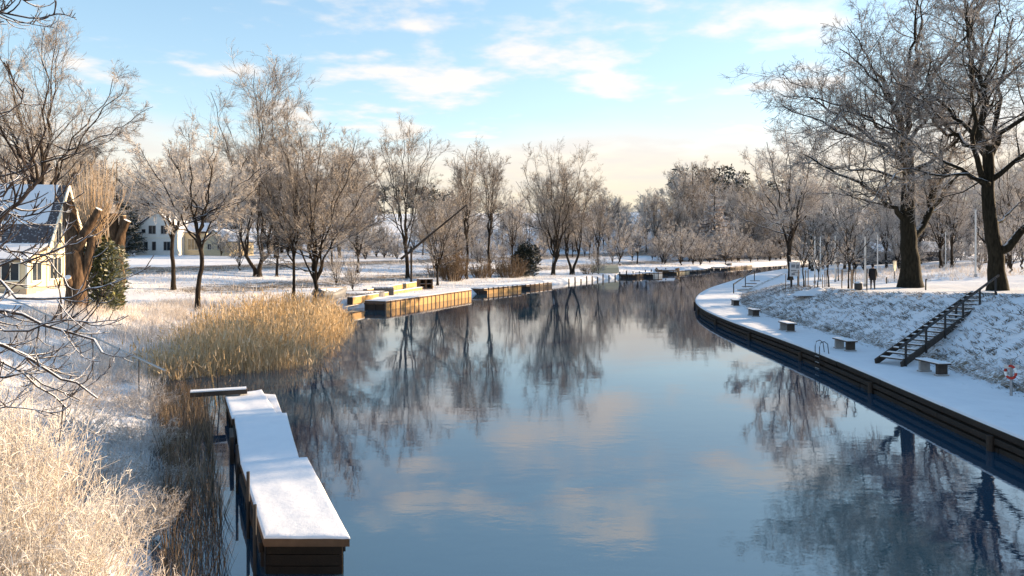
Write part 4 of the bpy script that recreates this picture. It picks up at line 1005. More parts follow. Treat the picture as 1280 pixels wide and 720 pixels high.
def near_jetty():
    o = thing('jetty', 'long snow-covered wooden jetty of three offset sections by the near left bank', 'jetty', (-4.4, 13.0, 0))
    L = Vector((4.4, -13.0, 0))
    def W(u, v, z=0.74): p = at(u, v, z); return np.array([p.x+4.4, p.y-13.0])
    S1 = [W(330, 672), W(437, 672), W(384, 572), W(301, 578)]
    S2 = [W(301, 577.5), W(374, 572), W(358, 514.5), W(293, 519)]
    S3 = [W(290, 519), W(347, 514.5), W(327, 484), W(281, 491)]
    d1 = quad_section(o, 'deck', S1, 0.58, 0.72)
    quad_section(o, 'deck', S2, 0.54, 0.68); quad_section(o, 'deck', S3, 0.42, 0.62)
    # lower ledge beside the last section
    quad_section(o, 'ledge', [W(348, 521), W(357.5, 521), W(344, 486), W(329, 485)], 0.30, 0.50)
    for a, b in ((S1[1], S1[2]), (S1[0], S1[3]), (S2[1], S2[2]), (S2[0], S2[3])):
        for z in (0.38,): MB().bar((a[0]*0.90+b[0]*0.10, a[1]*0.90+b[1]*0.10, z), (b[0], b[1], z), 0.06, 0.18).build('side_beam', 'timber_dark', o)
    for s, n in ((S1, 4), (S2, 3), (S3, 3)):
        for k in range(n):
            t = (k+0.3)/n
            for e0, e1 in ((0, 3), (1, 2)):
                p = s[e0]*(1-t)+s[e1]*t; c = np.mean(s, axis=0); p = p+(c-p)*0.12
                MB().tube([(p[0], p[1], -1.3), (p[0], p[1], 0.48)], 0.09, 8).build('pile', 'timber_shade', o)  # piles coloured near-black for the shade below the deck
    for sct, zt in ((S1, 0.56), (S2, 0.52), (S3, 0.40)):                    # added near-black boards that stand for the shade under the decks
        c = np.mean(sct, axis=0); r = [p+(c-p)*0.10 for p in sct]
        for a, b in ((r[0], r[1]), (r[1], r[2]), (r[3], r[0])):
            for z in (zt-0.10, zt-0.31, zt-0.52): MB().bar((a[0], a[1], z), (b[0], b[1], z), 0.04, 0.195).build('shade_board', 'timber_shade', o)
    for (u, v, h) in ((300, 577, 0.42), (314.5, 627, 0.62), (323.5, 668, 0.55)):
        p = W(u, v); MB().tube([(p[0]-0.07, p[1], -1.0), (p[0]-0.07, p[1], 0.72+h)], 0.035, 8).build('post', 'metal_dark', o)
    p = W(295, 540); MB().box((p[0]-0.12, p[1], 0.35), (0.10, 1.1, 0.75), R(22)).build('bumper_board', 'timber_dark', o)
near_jetty()
def gangplank():
    a = at(238, 491, 0.85); b = at(309, 486.5, 0.85)
    o = thing('gangplank', 'narrow snowy plank lying from the reeds onto the far end of the near jetty', 'plank', a)
    d = b-a
    MB().bar((0, 0, -0.05), tuple(d+Vector((0, 0, -0.05))), 0.34, 0.16).build('board', 'timber_dark', o, bevel=0.01)
    MB().bar((0, 0, 0.05), tuple(d*0.985+Vector((0, 0, 0.05))), 0.33, 0.04).build('snow', 'snow', o)
gangplank()
for u0, v0, u1, v1, m, lab in ((262, 452, 275, 490, 'timber_gold', 'pale thin pole leaning at the far end of the near jetty'), (270.5, 462, 277, 492, 'metal_dark', 'dark thin pole upright at the far end of the near jetty')):
    b = at(u1, v1, 0.5); t = Vector(((u0-640)/FPX*b.y, b.y, CAMZ+(HOR-v0)/FPX*b.y))
    o = thing('thin_pole', lab, 'pole', (b.x, b.y, -0.9)); MB().tube([(0, 0, 0), (t.x-b.x, 0, t.z+0.9)], 0.022, 6).build('shaft', m, o)

# ------------------------------------------------------------------ handrail down the left bank
def bank_rail():
    o = thing('handrail', 'grey pipe handrail running down the frosted left bank', 'handrail', (-11.6, 24, 0)); L = Vector((-11.6, 24, 0))
    pts = []
    for u, y in ((-60, 40), (32, 36), (92, 31.5), (150, 27.5), (206, 24.5)):
        x = (u-640)/FPX*y; v = np.interp(u, [-60, 32, 92, 150, 206], [352, 381, 409, 437, 463]); pts.append(Vector((x, y, CAMZ+(HOR-v)/FPX*y)))
    MB().tube([p-L for p in pts], 0.035, 8).build('rail', 'metal_grey', o)
    for k in range(len(pts)-1):
        for t in (0.45,):
            p = pts[k].lerp(pts[k+1], t); g = gz(p.x, p.y)
            MB().tube([(p.x-L.x, p.y-L.y, g-0.3), (p.x-L.x, p.y-L.y, p.z-0.02)], 0.018, 6).build('post', 'metal_dark', o)
bank_rail()

# ------------------------------------------------------------------ stairs on the right slope
def stairs():
    foot = at(1128, 455, 0.86); top = Vector(((1246-640)/FPX*37.0, 37.0, 0)); top.z = max(CAMZ+(HOR-369)/FPX*37.0, gz(top.x, top.y)+0.08)
    d = top-foot; run = Vector((d.x, d.y, 0)); dirv = run.normalized(); side = Vector((-dirv.y, dirv.x, 0))
    if side.y < 0: side = -side
    o = thing('staircase', 'dark wooden staircase with one handrail climbing the snowy right slope', 'stairs', foot)
    n = 17; w = 1.1
    for sgn in (0, 1):
        off = side*w*sgn
        MB().bar(tuple(off+Vector((0, 0, -0.05))-dirv*0.1), tuple(off+d+Vector((0, 0, -0.05))), 0.06, 0.28).build('stringer', 'timber_dark', o)
    for k in range(n):
        p = d*((k+0.5)/n)+side*w*0.5+Vector((0, 0, 0.08)); ang = math.atan2(dirv.y, dirv.x)
        st = MB().box(p, (0.27, w-0.08, 0.05), ang).build('step', 'timber_dark', o)
        MB().box(p+Vector((0, 0, 0.04)), (0.22, w-0.14, 0.03), ang).build('snow', 'snow', st)
    hr = 0.92; nrm = -side*0.05
    rail = [nrm+Vector((0, 0, hr))-dirv*0.35-Vector((0, 0, 0.2)), nrm+d+Vector((0, 0, hr))+dirv*0.1]
    MB().bar(tuple(rail[0]), tuple(rail[1]), 0.06, 0.10).build('handrail', 'metal_dark', o)
    for k in range(6):
        t = 0.02+0.19*k; p = nrm+d*t; MB().bar(tuple(p+Vector((0, 0, -0.25))), tuple(p+Vector((0, 0, hr-0.03))), 0.07, 0.07, up=(0, 1, 0)).build('post', 'metal_dark', o)
stairs()
def far_steps():
    a = at(943, 347, 1.4); o = thing('handrail', 'short dark handrail leading down to the quay at the far point', 'handrail', a)
    b = at(917, 366, 0.85); d = b-a
    MB().bar((0, 0, 1.0), tuple(d+Vector((0, 0, 0.9))), 0.09, 0.12).build('rail', 'metal_dark', o)
    for t in (0.0, 0.5, 1.0):
        p = d*t; MB().bar(tuple(p+Vector((0, 0, -0.4))), tuple(p+Vector((0, 0, 1.0-0.1*t+0.02))), 0.09, 0.09, up=(0, 1, 0)).build('post', 'metal_dark', o)
    for k in range(4): p = d*(0.2+0.2*k); MB().box(p+Vector((0.5, 0, -0.1)), (1.2, 0.5, 0.08), 0.2).build('step', 'timber_grey', o)
far_steps()

# ------------------------------------------------------------------ things on the quay and slope
def bench(u, v, rz, lab, s=1.0):
    p = at(u, v, 0.75); o = thing('bench', lab, 'bench', p, rz, 'snowy benches along the quay'); L, H, D = 1.4*s, 0.46*s, 0.55*s
    for sx in (-1, 1):
        MB().box((sx*L*0.36, 0, H*0.47), (0.12*s, D*0.8, H*0.94)).build('support', 'timber_dark' if sx < 0 else 'stone', o, bevel=0.01)
        MB().box((sx*L*0.36, 0, 0.03*s), (0.2*s, D*0.95, 0.06*s)).build('foot', 'stone', o)
    for k in range(3):
        MB().box((0, (k-1)*D*0.34, H+0.01), (L, D*0.30, 0.05*s)).build('slat', 'timber_dark', o)
    MB().box((0, 0, H+0.055), (L*0.98, D*0.98, 0.045)).build('snow', 'snow', o, bevel=0.015)
bench(1166, 467, R(97), 'snow-topped bench at the foot of the stairs', 1.0)
bench(1056, 437, R(95), 'snow-topped bench on the quay left of the stairs, second nearest')
bench(984, 413.5, R(93), 'snow-topped bench on the quay, third nearest')
bench(942, 395, R(90), 'snow-topped bench on the quay, fourth nearest')
bench(919, 382, R(84), 'snow-topped bench on the quay, farthest of the row')

def quay_ladder():
    p = at(1000, 441, 0.76); x = float(xr(p.y)); o = thing('ladder', 'grey metal ladder with curved rails at the quay edge', 'ladder', (x, p.y, 0.75))
    for s in (-0.25, 0.25):
        MB().tube([(-0.14, s, -1.2), (-0.14, s, 0.30), (-0.08, s, 0.52), (0.08, s, 0.58), (0.24, s, 0.46), (0.30, s, 0.0)], 0.02, 8).build('rail', 'metal_dark', o)
    for k in range(4): MB().tube([(-0.14, -0.25, -1.0+0.28*k), (-0.14, 0.25, -1.0+0.28*k)], 0.018, 6).build('rung', 'metal_grey', o)
quay_ladder()
def life_buoy():
    p = gp(1264, 25.2); p.z = max(p.z, 0.75)
    o = thing('buoy_post', 'grey post holding the life buoy at the foot of the right slope', 'post', p)
    MB().tube([(0, 0, -0.3), (0, 0, 1.25)], 0.045, 8).build('shaft', 'metal_grey', o); MB().box((0, -0.02, 1.0), (0.5, 0.03, 0.12)).build('holder', 'stone_pale', o)
    b = thing('life_buoy', 'red and white life buoy hanging on its post by the right edge', 'buoy', p+Vector((-0.06, -0.06, 0.82)), R(-62))
    for k in range(8):                                    # alternating ring segments
        pts = [(0.17*math.cos(a), 0, 0.21*math.sin(a)) for a in np.linspace(k*math.pi/4, (k+1)*math.pi/4, 6)]
        MB().tube(pts, 0.045, 8).build('ring_segment', 'buoy_red' if k % 4 else 'buoy_white', b, smooth=True)
life_buoy()
def small_post(u, y, h, lab, mat='metal_dark', r=0.05, arm=0.0, name='marker_post'):
    o = thing(name, lab, 'post', gp(u, y)); MB().tube([(0, 0, -0.3), (0.02, 0, h)], r, 7).build('shaft', mat, o)
    if arm: MB().box((arm/2, 0, h), (arm, 0.06, 0.08)).build('arm', mat, o)
small_post(1195, 35.5, 0.7, 'short dark post on the slope right of the stairs', arm=0.14)
small_post(1157, 52.5, 0.75, 'short leaning post on the snow beside the left great oak', arm=0.12)
small_post(1108, 64, 0.55, 'tiny dark post on the snow left of the cream sign')
def grit_bin():
    p = gp(1073, 53.2); o = thing('litter_bin', 'small dark bin on the snow left of the walking person', 'bin', p)
    MB().tube([(0, 0, 0), (0, 0, 0.12), (0, 0, 0.5)], [0.24, 0.28, 0.27], 10).build('body', 'metal_dark', o); MB().tube([(0, 0, 0.5), (0, 0, 0.6)], [0.29, 0.16], 10).build('lid', 'tarp_grey', o)
grit_bin()
small_post(1083.5, 53.6, 1.55, 'dark stake standing upright just left of the walking person', 'bark', 0.045, name='wooden_stake')

def person():
    p = gp(1091, 54.0)
    o = thing('person', 'person in black jacket walking away across the snow by the great oak', 'person', p, R(-20))
    J = {'pel': (0, 0, 0.98), 'bel': (0, 0.01, 1.14), 'che': (0, 0.0, 1.36), 'sho': (0, 0.0, 1.50), 'nek': (0, 0.01, 1.58), 'hd0': (0, 0.03, 1.66), 'hd1': (0, 0.03, 1.74), 'hd2': (0, 0.025, 1.82)}
    rad = {'pel': (0.17, 0.13), 'bel': (0.17, 0.13), 'che': (0.20, 0.14), 'sho': (0.15, 0.10), 'nek': (0.06, 0.06), 'hd0': (0.078, 0.09), 'hd1': (0.085, 0.10), 'hd2': (0.06, 0.07)}
    ed = [('pel','bel'),('bel','che'),('che','sho'),('sho','nek'),('nek','hd0'),('hd0','hd1'),('hd1','hd2')]
    for s, n, st in ((-1, 'l', 0.20), (1, 'r', -0.16)):
        for k, v, r in (('hip', (0.09*s, 0, 0.92), 0.105), ('kne', (0.10*s, st*0.55+0.04, 0.50), 0.075), ('ank', (0.10*s, st-0.02, 0.10), 0.05), ('toe', (0.11*s, st+0.16, 0.045), 0.042),
                        ('sh', (0.19*s, 0, 1.47), 0.085), ('el', (0.26*s, -st*0.5, 1.20), 0.062), ('wr', (0.25*s, -st*0.4+0.14, 1.0), 0.042), ('pa', (0.245*s, -st*0.4+0.19, 0.93), 0.036)):
            J[k+n] = v; rad[k+n] = (r, r)
        ed += [('pel','hip'+n),('hip'+n,'kne'+n),('kne'+n,'ank'+n),('ank'+n,'toe'+n),('sho','sh'+n),('sh'+n,'el'+n),('el'+n,'wr'+n),('wr'+n,'pa'+n)]
        for f in range(5):                                 # fingers
            a = J['pa'+n]; k = 'f%d%s' % (f, n); dx = (f-2)*0.014
            J[k] = (a[0]+dx*s*(1 if f else 2.2), a[1]+0.02+(0.01 if f == 0 else 0), a[2]-(0.05 if f == 0 else 0.075-0.006*abs(f-2))); rad[k] = (0.009, 0.009); ed.append(('pa'+n, k))
    ks = list(J); me = bpy.data.meshes.new('body'); me.from_pydata([J[k] for k in ks], [(ks.index(a), ks.index(b)) for a, b in ed], [])
    t = bpy.data.objects.new('tmp_body', me); COL.objects.link(t)
    t.modifiers.new('skin', 'SKIN'); sv = me.skin_vertices[0].data
    for i, k in enumerate(ks): sv[i].radius = rad[k]; sv[i].use_root = (k == 'pel')
    sub = t.modifiers.new('sub', 'SUBSURF'); sub.levels = 1; sub.render_levels = 1
    dg = bpy.context.evaluated_depsgraph_get(); bm = bpy.data.meshes.new_from_object(t.evaluated_get(dg)); bpy.data.objects.remove(t); bm.name = 'body'
    for m in ('trousers', 'jacket', 'skin', 'hair_dark'): bm.materials.append(MATS[m])
    for pl in bm.polygons:
        c = pl.center; pl.use_smooth = True
        pl.material_index = 3 if c.z > 1.735 or (c.z > 1.62 and c.y < 0.0) else 2 if c.z > 1.575 or (abs(c.x) > 0.2 and c.z < 0.99) else 1 if c.z > 0.93 else 0
    b = obj('body', bm, o)
    coat = MB().tube([(0, 0.0, 0.72), (0, 0, 0.95), (0, 0.01, 1.2), (0, 0.0, 1.42), (0, 0, 1.53)], [0.235, 0.225, 0.225, 0.245, 0.13], 14, cap=False).build('jacket', 'jacket', o, smooth=True); coat.scale = (1, 0.78, 1)
    # face: nose, eyes, ears and cap
    MB().box((0, 0.135, 1.70), (0.025, 0.035, 0.045)).build('nose', 'skin', b); 
    for s in (-1, 1):
        MB().box((0.033*s, 0.122, 1.735), (0.022, 0.012, 0.012)).build('eye', 'hair_dark', b); MB().box((0.095*s, 0.03, 1.70), (0.02, 0.035, 0.06)).build('ear', 'skin', b)
    MB().box((0, 0.118, 1.655), (0.05, 0.012, 0.012)).build('mouth', 'brick_red', b)
    MB().tube([(0, 0.02, 1.75), (0, 0.02, 1.82), (0, 0.02, 1.87)], [0.112, 0.10, 0.04], 12).build('cap', 'jacket', o, smooth=True)
person()

# ------------------------------------------------------------------ park: poles, young trees, notice board, sign
def white_pole(u, y, vtop, lab, r=0.06):
    p = gp(u, y); h = CAMZ+(HOR-vtop)/FPX*y-p.z; o = thing('white_pole', lab, 'pole', p, group='white poles in the park')
    MB().tube([(0, 0, -0.3), (0, 0, h)], [r, r*0.8], 8).build('shaft', 'pole_white', o); MB().tube([(0, 0, 0), (0, 0, 0.25)], r*1.7, 8).build('base', 'metal_grey', o)
    MB().tube([(0, 0, h), (0, 0, h+0.06)], [r*1.2, r*0.5], 8).build('cap', 'metal_grey', o)
for u, y, vt, lab, r in ((1081.5, 60, 296, 'thick white pole nearest to the walking person', 0.085), (1018.5, 66, 296, 'white pole just right of the notice board', 0.07), (1025.5, 72, 296, 'white pole second right of the notice board', 0.06),
                         (1044, 68, 295, 'white pole standing among the young trees', 0.06), (1097, 80, 293, 'white pole right of the walking person', 0.06), (1182, 92, 290, 'thin pale pole between the great oaks', 0.06)):
    white_pole(u, y, vt, lab, r)
white_pole(1219.5, 70, 262, 'tall grey-white pole left of the rightmost oak', 0.085)
SAP = vase(33, 4.2, 1.5, fork=0.42, leaders=5, trunk_r=0.055, dense=0.62, low=0.8, twig='twig_frost', tw=0.011, curve=0.45)
for i, (u, y, s, lab) in enumerate(((1005, 62, 1.15, 'staked young tree right beside the notice board'), (1036, 60, 1.1, 'staked young tree between the white poles'), (1060.5, 56, 1.15, 'staked young tree left of the dark bin'),
                        (1022, 58, 0.9, 'shorter staked young tree near the snow heap'), (1066, 66, 1.0, 'staked young tree behind the dark bin'), (1048, 72, 0.95, 'staked young tree farther back among white poles'))):
    p = gp(u, y); o = thing('young_tree', lab, 'tree', p, i*1.1, 'staked young trees'); o.scale = (s,)*3
    obj('trunk', SAP[0], o); obj('crown', SAP[1], o)
    for k in range(3 if i in (2, 0) else 2):
        a = 2.1*k+0.4; MB().tube([(0.4*math.cos(a), 0.4*math.sin(a), -0.3), (0.4*math.cos(a), 0.4*math.sin(a), 1.25)], 0.035, 6).build('stake', 'timber_grey', o)
    MB().tube([(0.40*math.cos(0.4), 0.40*math.sin(0.4), 1.1), (0, 0, 1.12)], 0.015, 5).build('tie', 'metal_dark', o)
def notice_board():
    p = gp(993.5, 64); o = thing('notice_board', 'pale notice board on dark legs at the river point', 'sign', p, R(8))
    for s in (-0.32, 0.32): MB().box((s, 0, 0.4), (0.14, 0.10, 1.6)).build('leg', 'metal_dark', o)
    pn = MB().box((0, -0.04, 1.55), (0.95, 0.09, 1.2)).build('panel', 'sign_panel', o, bevel=0.01); MB().box((0, -0.04, 2.18), (1.0, 0.16, 0.05)).build('snow', 'snow', o)
    for x, z, w, h in ((-0.2, 1.85, 0.36, 0.26), (0.22, 1.8, 0.3, 0.34), (-0.15, 1.45, 0.5, 0.08), (0.1, 1.3, 0.6, 0.06), (-0.2, 1.15, 0.3, 0.16)): MB().box((x, -0.095, z), (w, 0.012, h)).build('print', 'sign_print', pn)
notice_board()
def cream_sign():
    p = gp(1118, 68); o = thing('sign_post', 'cream shield-shaped sign catching the sun left of the great oak', 'sign', p, R(38))
    MB().tube([(0, 0, -0.3), (0, 0, 1.3)], 0.04, 7).build('post', 'metal_dark', o)
    MB().hull([(-0.3, -0.06, 1.9), (0.3, -0.06, 1.9), (0.27, -0.06, 1.35), (0.12, -0.06, 0.95), (-0.12, -0.06, 0.95), (-0.27, -0.06, 1.35)], (0, 0.06, 0)).build('panel', 'sign_cream', o)
    MB().box((0, -0.03, 1.93), (0.66, 0.1, 0.05)).build('rim', 'timber_brown', o)
cream_sign()
small_post(982, 63, 1.5, 'thin bare post left of the notice board', 'timber_grey', 0.035)
def snow_heap():
    n = 16; V = []; F = []; p = gp(1020, 55.5)
    for i in range(n+1):
        for j in range(n+1):
            x, y = (i/n*2-1)*1.9, (j/n*2-1)*1.0; r = math.hypot(x/1.9, y/1.0)
            V.append((x, y, -0.1+0.55*max(0, 1-r)**0.8*(1+0.25*math.sin(x*4+y*3)*math.cos(y*5))))
    for i in range(n):
        for j in range(n): k = i*(n+1)+j; F.append((k, k+n+1, k+n+2, k+1))
    m = MB(); m.v = V; m.f = F; o = m.build('snow_heap', 'stone', None, p, smooth=True); tag(o, 'low heap of snow and soil among the young trees', 'heap')
snow_heap()

# ------------------------------------------------------------------ houses
def window(parent, c, w, h, rz, cols=2, glass='glass', frame='trim_white', fw=0.07):
    """window set in a wall: frame, panes and sill; c is on the wall plane, outward is local -y"""
    m = Matrix.Rotation(rz, 3, 'Z'); P = lambda x, y, z: Vector(c)+m @ Vector((x, y, z))
    f = MB()
    for s in (-1, 1): f.box(P(s*(w/2), -0.03, 0), (fw, 0.10, h+fw), rz); f.box(P(0, -0.031, s*(h/2)), (w-fw-0.004, 0.10, fw), rz)
    for k in range(1, cols): f.box(P(-w/2+w*k/cols, -0.028, 0), (fw*0.7, 0.09, h-fw-0.004), rz)
    fo = f.build('window', frame, parent)
    for k in range(cols):
        MB().box(P(-w/2+w*(k+0.5)/cols, -0.005, 0), (w/cols-fw*0.75, 0.03, h-fw), rz).build('pane', glass, fo)
    MB().box(P(0, -0.07, -h/2-fw*0.8), (w+0.2, 0.16, 0.05), rz).build('sill', frame, fo)
    return fo
def cream_house():
    c0 = gp(33, 62); base = c0.z-0.3; f = Vector((-0.20, 0.98, 0)).normalized(); g = Vector((-f.y, f.x, 0))       # f along the gable wall, g into the house (left)
    o = thing('cream_house', 'cream gabled house with tall windows and snowy roof behind the pollard willow', 'house', (c0.x, c0.y, base))
    z = lambda h: Vector((0, 0, h)); P = lambda s, t, h: tuple(f*s+g*t+z(h))
    s0, s1, sm = 4.0, 12.0, 8.0; eave, top, D = 4.7, 9.9, 11.0
    MB().hull([P(s0, 0, 0.7), P(s1, 0, 0.7), P(s1, 0, eave), P(sm, 0, top), P(s0, 0, eave)], g*D).build('wall', 'wall_cream', o)
    MB().hull([P(0, 0, 0.7), P(s0-0.01, 0, 0.7), P(s0-0.01, 0, 3.9), P(0, 0, 3.2)], g*D).build('veranda_wall', 'wall_cream', o)
    MB().hull([P(-0.05, -0.05, -0.6), P(s1+0.05, -0.05, -0.6), P(s1+0.05, -0.05, 0.72), P(-0.05, -0.05, 0.72)], g*(D+0.1)).build('plinth', 'plinth', o)
    def slope(a, b, name, t, mat, lift, over=0.45):
        n = Vector(b)-Vector(a); up = n.cross(g).normalized(); up = up if up.z > 0 else -up
        q = [Vector(a)-g*over+up*lift, Vector(b)-g*over+up*lift, Vector(b)+g*D+up*lift, Vector(a)+g*D+up*lift]
        return MB().hull(q, up*t).build(name, mat, o), up
    dn = (Vector(P(s0, 0, eave))-Vector(P(sm, 0, top))).normalized()
    for a, b in (((s0, eave), (sm, top)), ((s1, eave), (sm, top))):
        A = Vector(P(a[0], 0, a[1])); B = Vector(P(b[0], 0, b[1])); d = (A-B).normalized(); A2 = A+d*0.7
        r, up = slope(A2, B, 'roof', 0.16, 'roof_tile', 0.01)
        MB().hull([A2+d*(-2.6)+g*0.35+up*0.18, B+g*0.35+up*0.18, B+g*D+up*0.18, A2+d*(-2.2)+g*D+up*0.18], up*0.07).build('snow', 'snow', r)
        MB().hull([A2-g*0.52-up*0.14, B-g*0.52-up*0.14, B-g*0.52+up*0.22, A2-g*0.52+up*0.22], g*0.09).build('barge_board', 'trim_white', o)
    for t in (3.6, 7.6):
        MB().hull([P(5.1, t, 6.0), P(5.1, t+1.5, 6.0), P(5.1, t+1.5, 7.3), P(5.1, t+0.75, 7.9), P(5.1, t, 7.3)], f*2.2).build('dormer', 'roof_tile', o)
        window(o, P(5.1, t+0.75, 6.7), 0.9, 0.9, math.atan2(-g.y, -g.x), 2)
    A = Vector(P(-0.55, 0, 3.05)); B = Vector(P(s0-0.02, 0, 4.35)); r, up = slope(A, B, 'veranda_roof', 0.14, 'roof_tile', 0.05, 0.35)
    MB().hull([A-g*0.3+up*0.20, B-g*0.3+up*0.20, B+g*D+up*0.20, A+g*D+up*0.20], up*0.08).build('snow', 'snow', r)
    rz = math.atan2(f.y, f.x)
    # gable side
    for s, w, h, zz, n in ((5.9, 2.6, 1.9, 2.25, 3), (9.6, 2.6, 1.9, 2.25, 3), (1.9, 1.9, 1.6, 2.1, 2)): window(o, P(s, 0, zz), w, h, rz, n)
    for s, w, h, zz, n in ((6.6, 1.2, 1.9, 5.5, 2), (9.4, 1.2, 1.9, 5.5, 2), (sm, 1.3, 3.0, 6.7, 2)): window(o, P(s, 0, zz), w, h, rz, n)
    for s in (4.05, 7.75, 11.9): MB().bar(P(s, -0.06, 0.75), P(s, -0.06, eave), 0.12, 0.14, up=tuple(f)).build('corner_board', 'trim_white', o)
    MB().bar(P(s0, -0.06, 3.75), P(s1, -0.06, 3.75), 0.1, 0.16).build('belt_board', 'trim_white', o)
    for s in (2.0, 5.9, 9.6): MB().bar(P(s-0.4, -0.07, 0.15), P(s+0.4, -0.07, 0.15), 0.05, 0.4).build('cellar_window', 'stone_pale', o)
    # camera side of the veranda
    for t in (1.2, 2.9, 4.6, 6.4): window(o, P(0, t, 2.15), 1.35, 1.5, math.atan2(-g.y, -g.x), 2)
    MB().bar(P(0, -0.04, 0.7), P(0, -0.04, 3.2), 0.16, 0.16, up=tuple(f)).build('corner_board', 'trim_white', o)
cream_house()
def gable_house(name, label, cat, loc, rz, w, d, eave, top, wall, roof_over=0.5, chimney=True):
    """gable end faces local -y"""
    o = thing(name, label, cat, loc, rz)
    MB().hull([(-w/2, 0, -0.8), (w/2, 0, -0.8), (w/2, 0, eave), (0, 0, top), (-w/2, 0, eave)], (0, d, 0)).build('wall', wall, o)
    for s in (-1, 1):
        dx, dz = s*w/2, eave-top; l = math.hypot(dx, dz); ox, oz = dx/l*roof_over, dz/l*roof_over; n = Vector((-dz*s, 0, abs(dx))).normalized(); n = Vector((abs(n.x)*s, 0, n.z))
        a = Vector((dx+ox, -roof_over*0.8, eave+oz)); b = Vector((0, -roof_over*0.8, top)); q = [a+n*0.02, b+n*0.02, b+n*0.02+Vector((0, d+roof_over*1.6, 0)), a+n*0.02+Vector((0, d+roof_over*1.6, 0))]
        r = MB().hull(q, n*0.15).build('roof', 'roof_tile', o)
        MB().hull([p+n*0.17 for p in q], n*0.09).build('snow', 'snow', r)
    return o
def white_house():
    p = gp(196, 168); o = gable_house('white_house', 'white wooden house with red chimney beyond the left bank trees', 'house', p, R(4), 9.2, 11, 6.3, 10.0, 'wall_white')
    for x, zz, w, h, n in ((-2.4, 2.2, 0.9, 2.0, 1), (-0.6, 2.2, 0.9, 2.0, 1), (2.6, 2.2, 2.2, 2.0, 3), (-2.9, 5.6, 0.9, 0.9, 1), (-1.0, 5.9, 1.6, 1.9, 2), (1.6, 5.9, 1.4, 1.9, 2)): window(o, (x, 0, zz), w, h, 0, n, frame='stone_pale')
    MB().box((0, -0.06, 4.05), (9.3, 0.1, 0.22)).build('belt_board', 'trim_white', o)
    for s in (-1, 1): MB().box((s*4.55, -0.05, 2.8), (0.22, 0.14, 7.0)).build('corner_board', 'trim_white', o)
    c = MB().box((1.0, 5.0, 10.4), (0.9, 0.9, 2.4)).build('chimney', 'brick_red', o); MB().box((1.0, 5.0, 11.66), (1.1, 1.1, 0.12)).build('cap', 'snow', c)
    # sunlit wings to the right
    MB().hull([(4.62, 4, -0.8), (9.6, 4, -0.8), (9.6, 4, 5.2), (4.62, 4, 5.2)], (0, 6, 0)).build('wing_wall', 'wall_cream', o)
    rf = MB().hull([(4.62, 3.6, 5.2), (9.9, 3.6, 5.2), (9.9, 7, 7.4), (4.62, 7, 7.4)], (0, 0.1, 0.16)).build('wing_roof', 'roof_tile', o); MB().hull([(4.62, 3.55, 5.4), (9.95, 3.55, 5.4), (9.95, 7, 7.6), (4.62, 7, 7.6)], (0, 0.05, 0.1)).build('snow', 'snow', rf)
    window(o, (7.0, 4, 2.6), 3.2, 2.6, 0, 4, 'glass_warm')
    p2 = gp(268, 165); q = gable_house('cream_outbuilding', 'low cream outbuilding with snowy gable right of the white house', 'building', p2, R(-28), 7.0, 8, 3.2, 5.6, 'wall_cream')
    window(q, (-1.6, 0, 1.9), 1.2, 1.3, 0, 2); window(q, (1.6, 0, 1.9), 1.2, 1.3, 0, 2)
white_house()
for u, y, rz, w, d, e, t, lab in ((1082, 150, R(-82), 7, 17, 2.8, 4.6, 'long low dark barn far behind the white poles'),):
    q = gable_house('dark_barn', lab, 'barn', gp(u, y), rz, w, d, e, t, 'wall_dark')
    for x in (-1.8, 1.8): window(q, (x, 0, 1.7), 1.1, 1.2, 0, 2, frame='timber_grey')
    MB().box((0, -0.05, 1.0), (1.1, 0.1, 2.2)).build('door', 'timber_grey', q)

# ------------------------------------------------------------------ docks, boats and boxes along the left bank
def timber_dock():
    A = at(482, 376, 0.85); B = at(589.5, 361.5, 0.85); C = at(455, 375, 0.85)
    o = thing('timber_dock', 'long snow-topped timber dock with sunlit vertical boards', 'dock', (A.x, A.y, 0))
    ax = (B-A); ax.z = 0; L = ax.length; ax.normalize(); pr = Vector((-ax.y, ax.x, 0))
    W2 = (C-A).dot(pr) if (C-A).dot(pr) > 1 else 2.2
    q = [np.array([0, 0.0]), np.array([ax.x*L, ax.y*L]), np.array([ax.x*L+pr.x*2.2, ax.y*L+pr.y*2.2]), np.array([pr.x*2.2, pr.y*2.2])]
    quad_section(o, 'deck', q, 0.62, 0.80)
    n = 21; rz = math.atan2(ax.y, ax.x)
    for k in range(n):
        c = ax*(L*(k+0.5)/n); j = random.Random(k).uniform(-0.02, 0.02)
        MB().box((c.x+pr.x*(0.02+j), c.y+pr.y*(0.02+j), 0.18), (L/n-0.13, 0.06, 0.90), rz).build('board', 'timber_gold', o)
        c = ax*(L*k/n); MB().box((c.x, c.y, 0.22), (0.11, 0.12, 1.04), rz).build('batten', 'timber_grey', o)
    MB().box((pr.x*1.1, pr.y*1.1, 0.1), (0.08, 2.1, 1.0), rz).build('end_frame', 'timber_dark', o)
    for k in range(3):
        c = pr*(0.15+0.95*k)-ax*0.06; MB().box((c.x, c.y, -0.1), (0.16, 0.16, 1.4), rz).build('pile', 'timber_dark', o)
    c = pr*1.1-ax*0.09; MB().box((c.x, c.y, 0.55), (0.06, 2.2, 0.16), rz).build('end_board', 'timber_brown', o)
timber_dock()
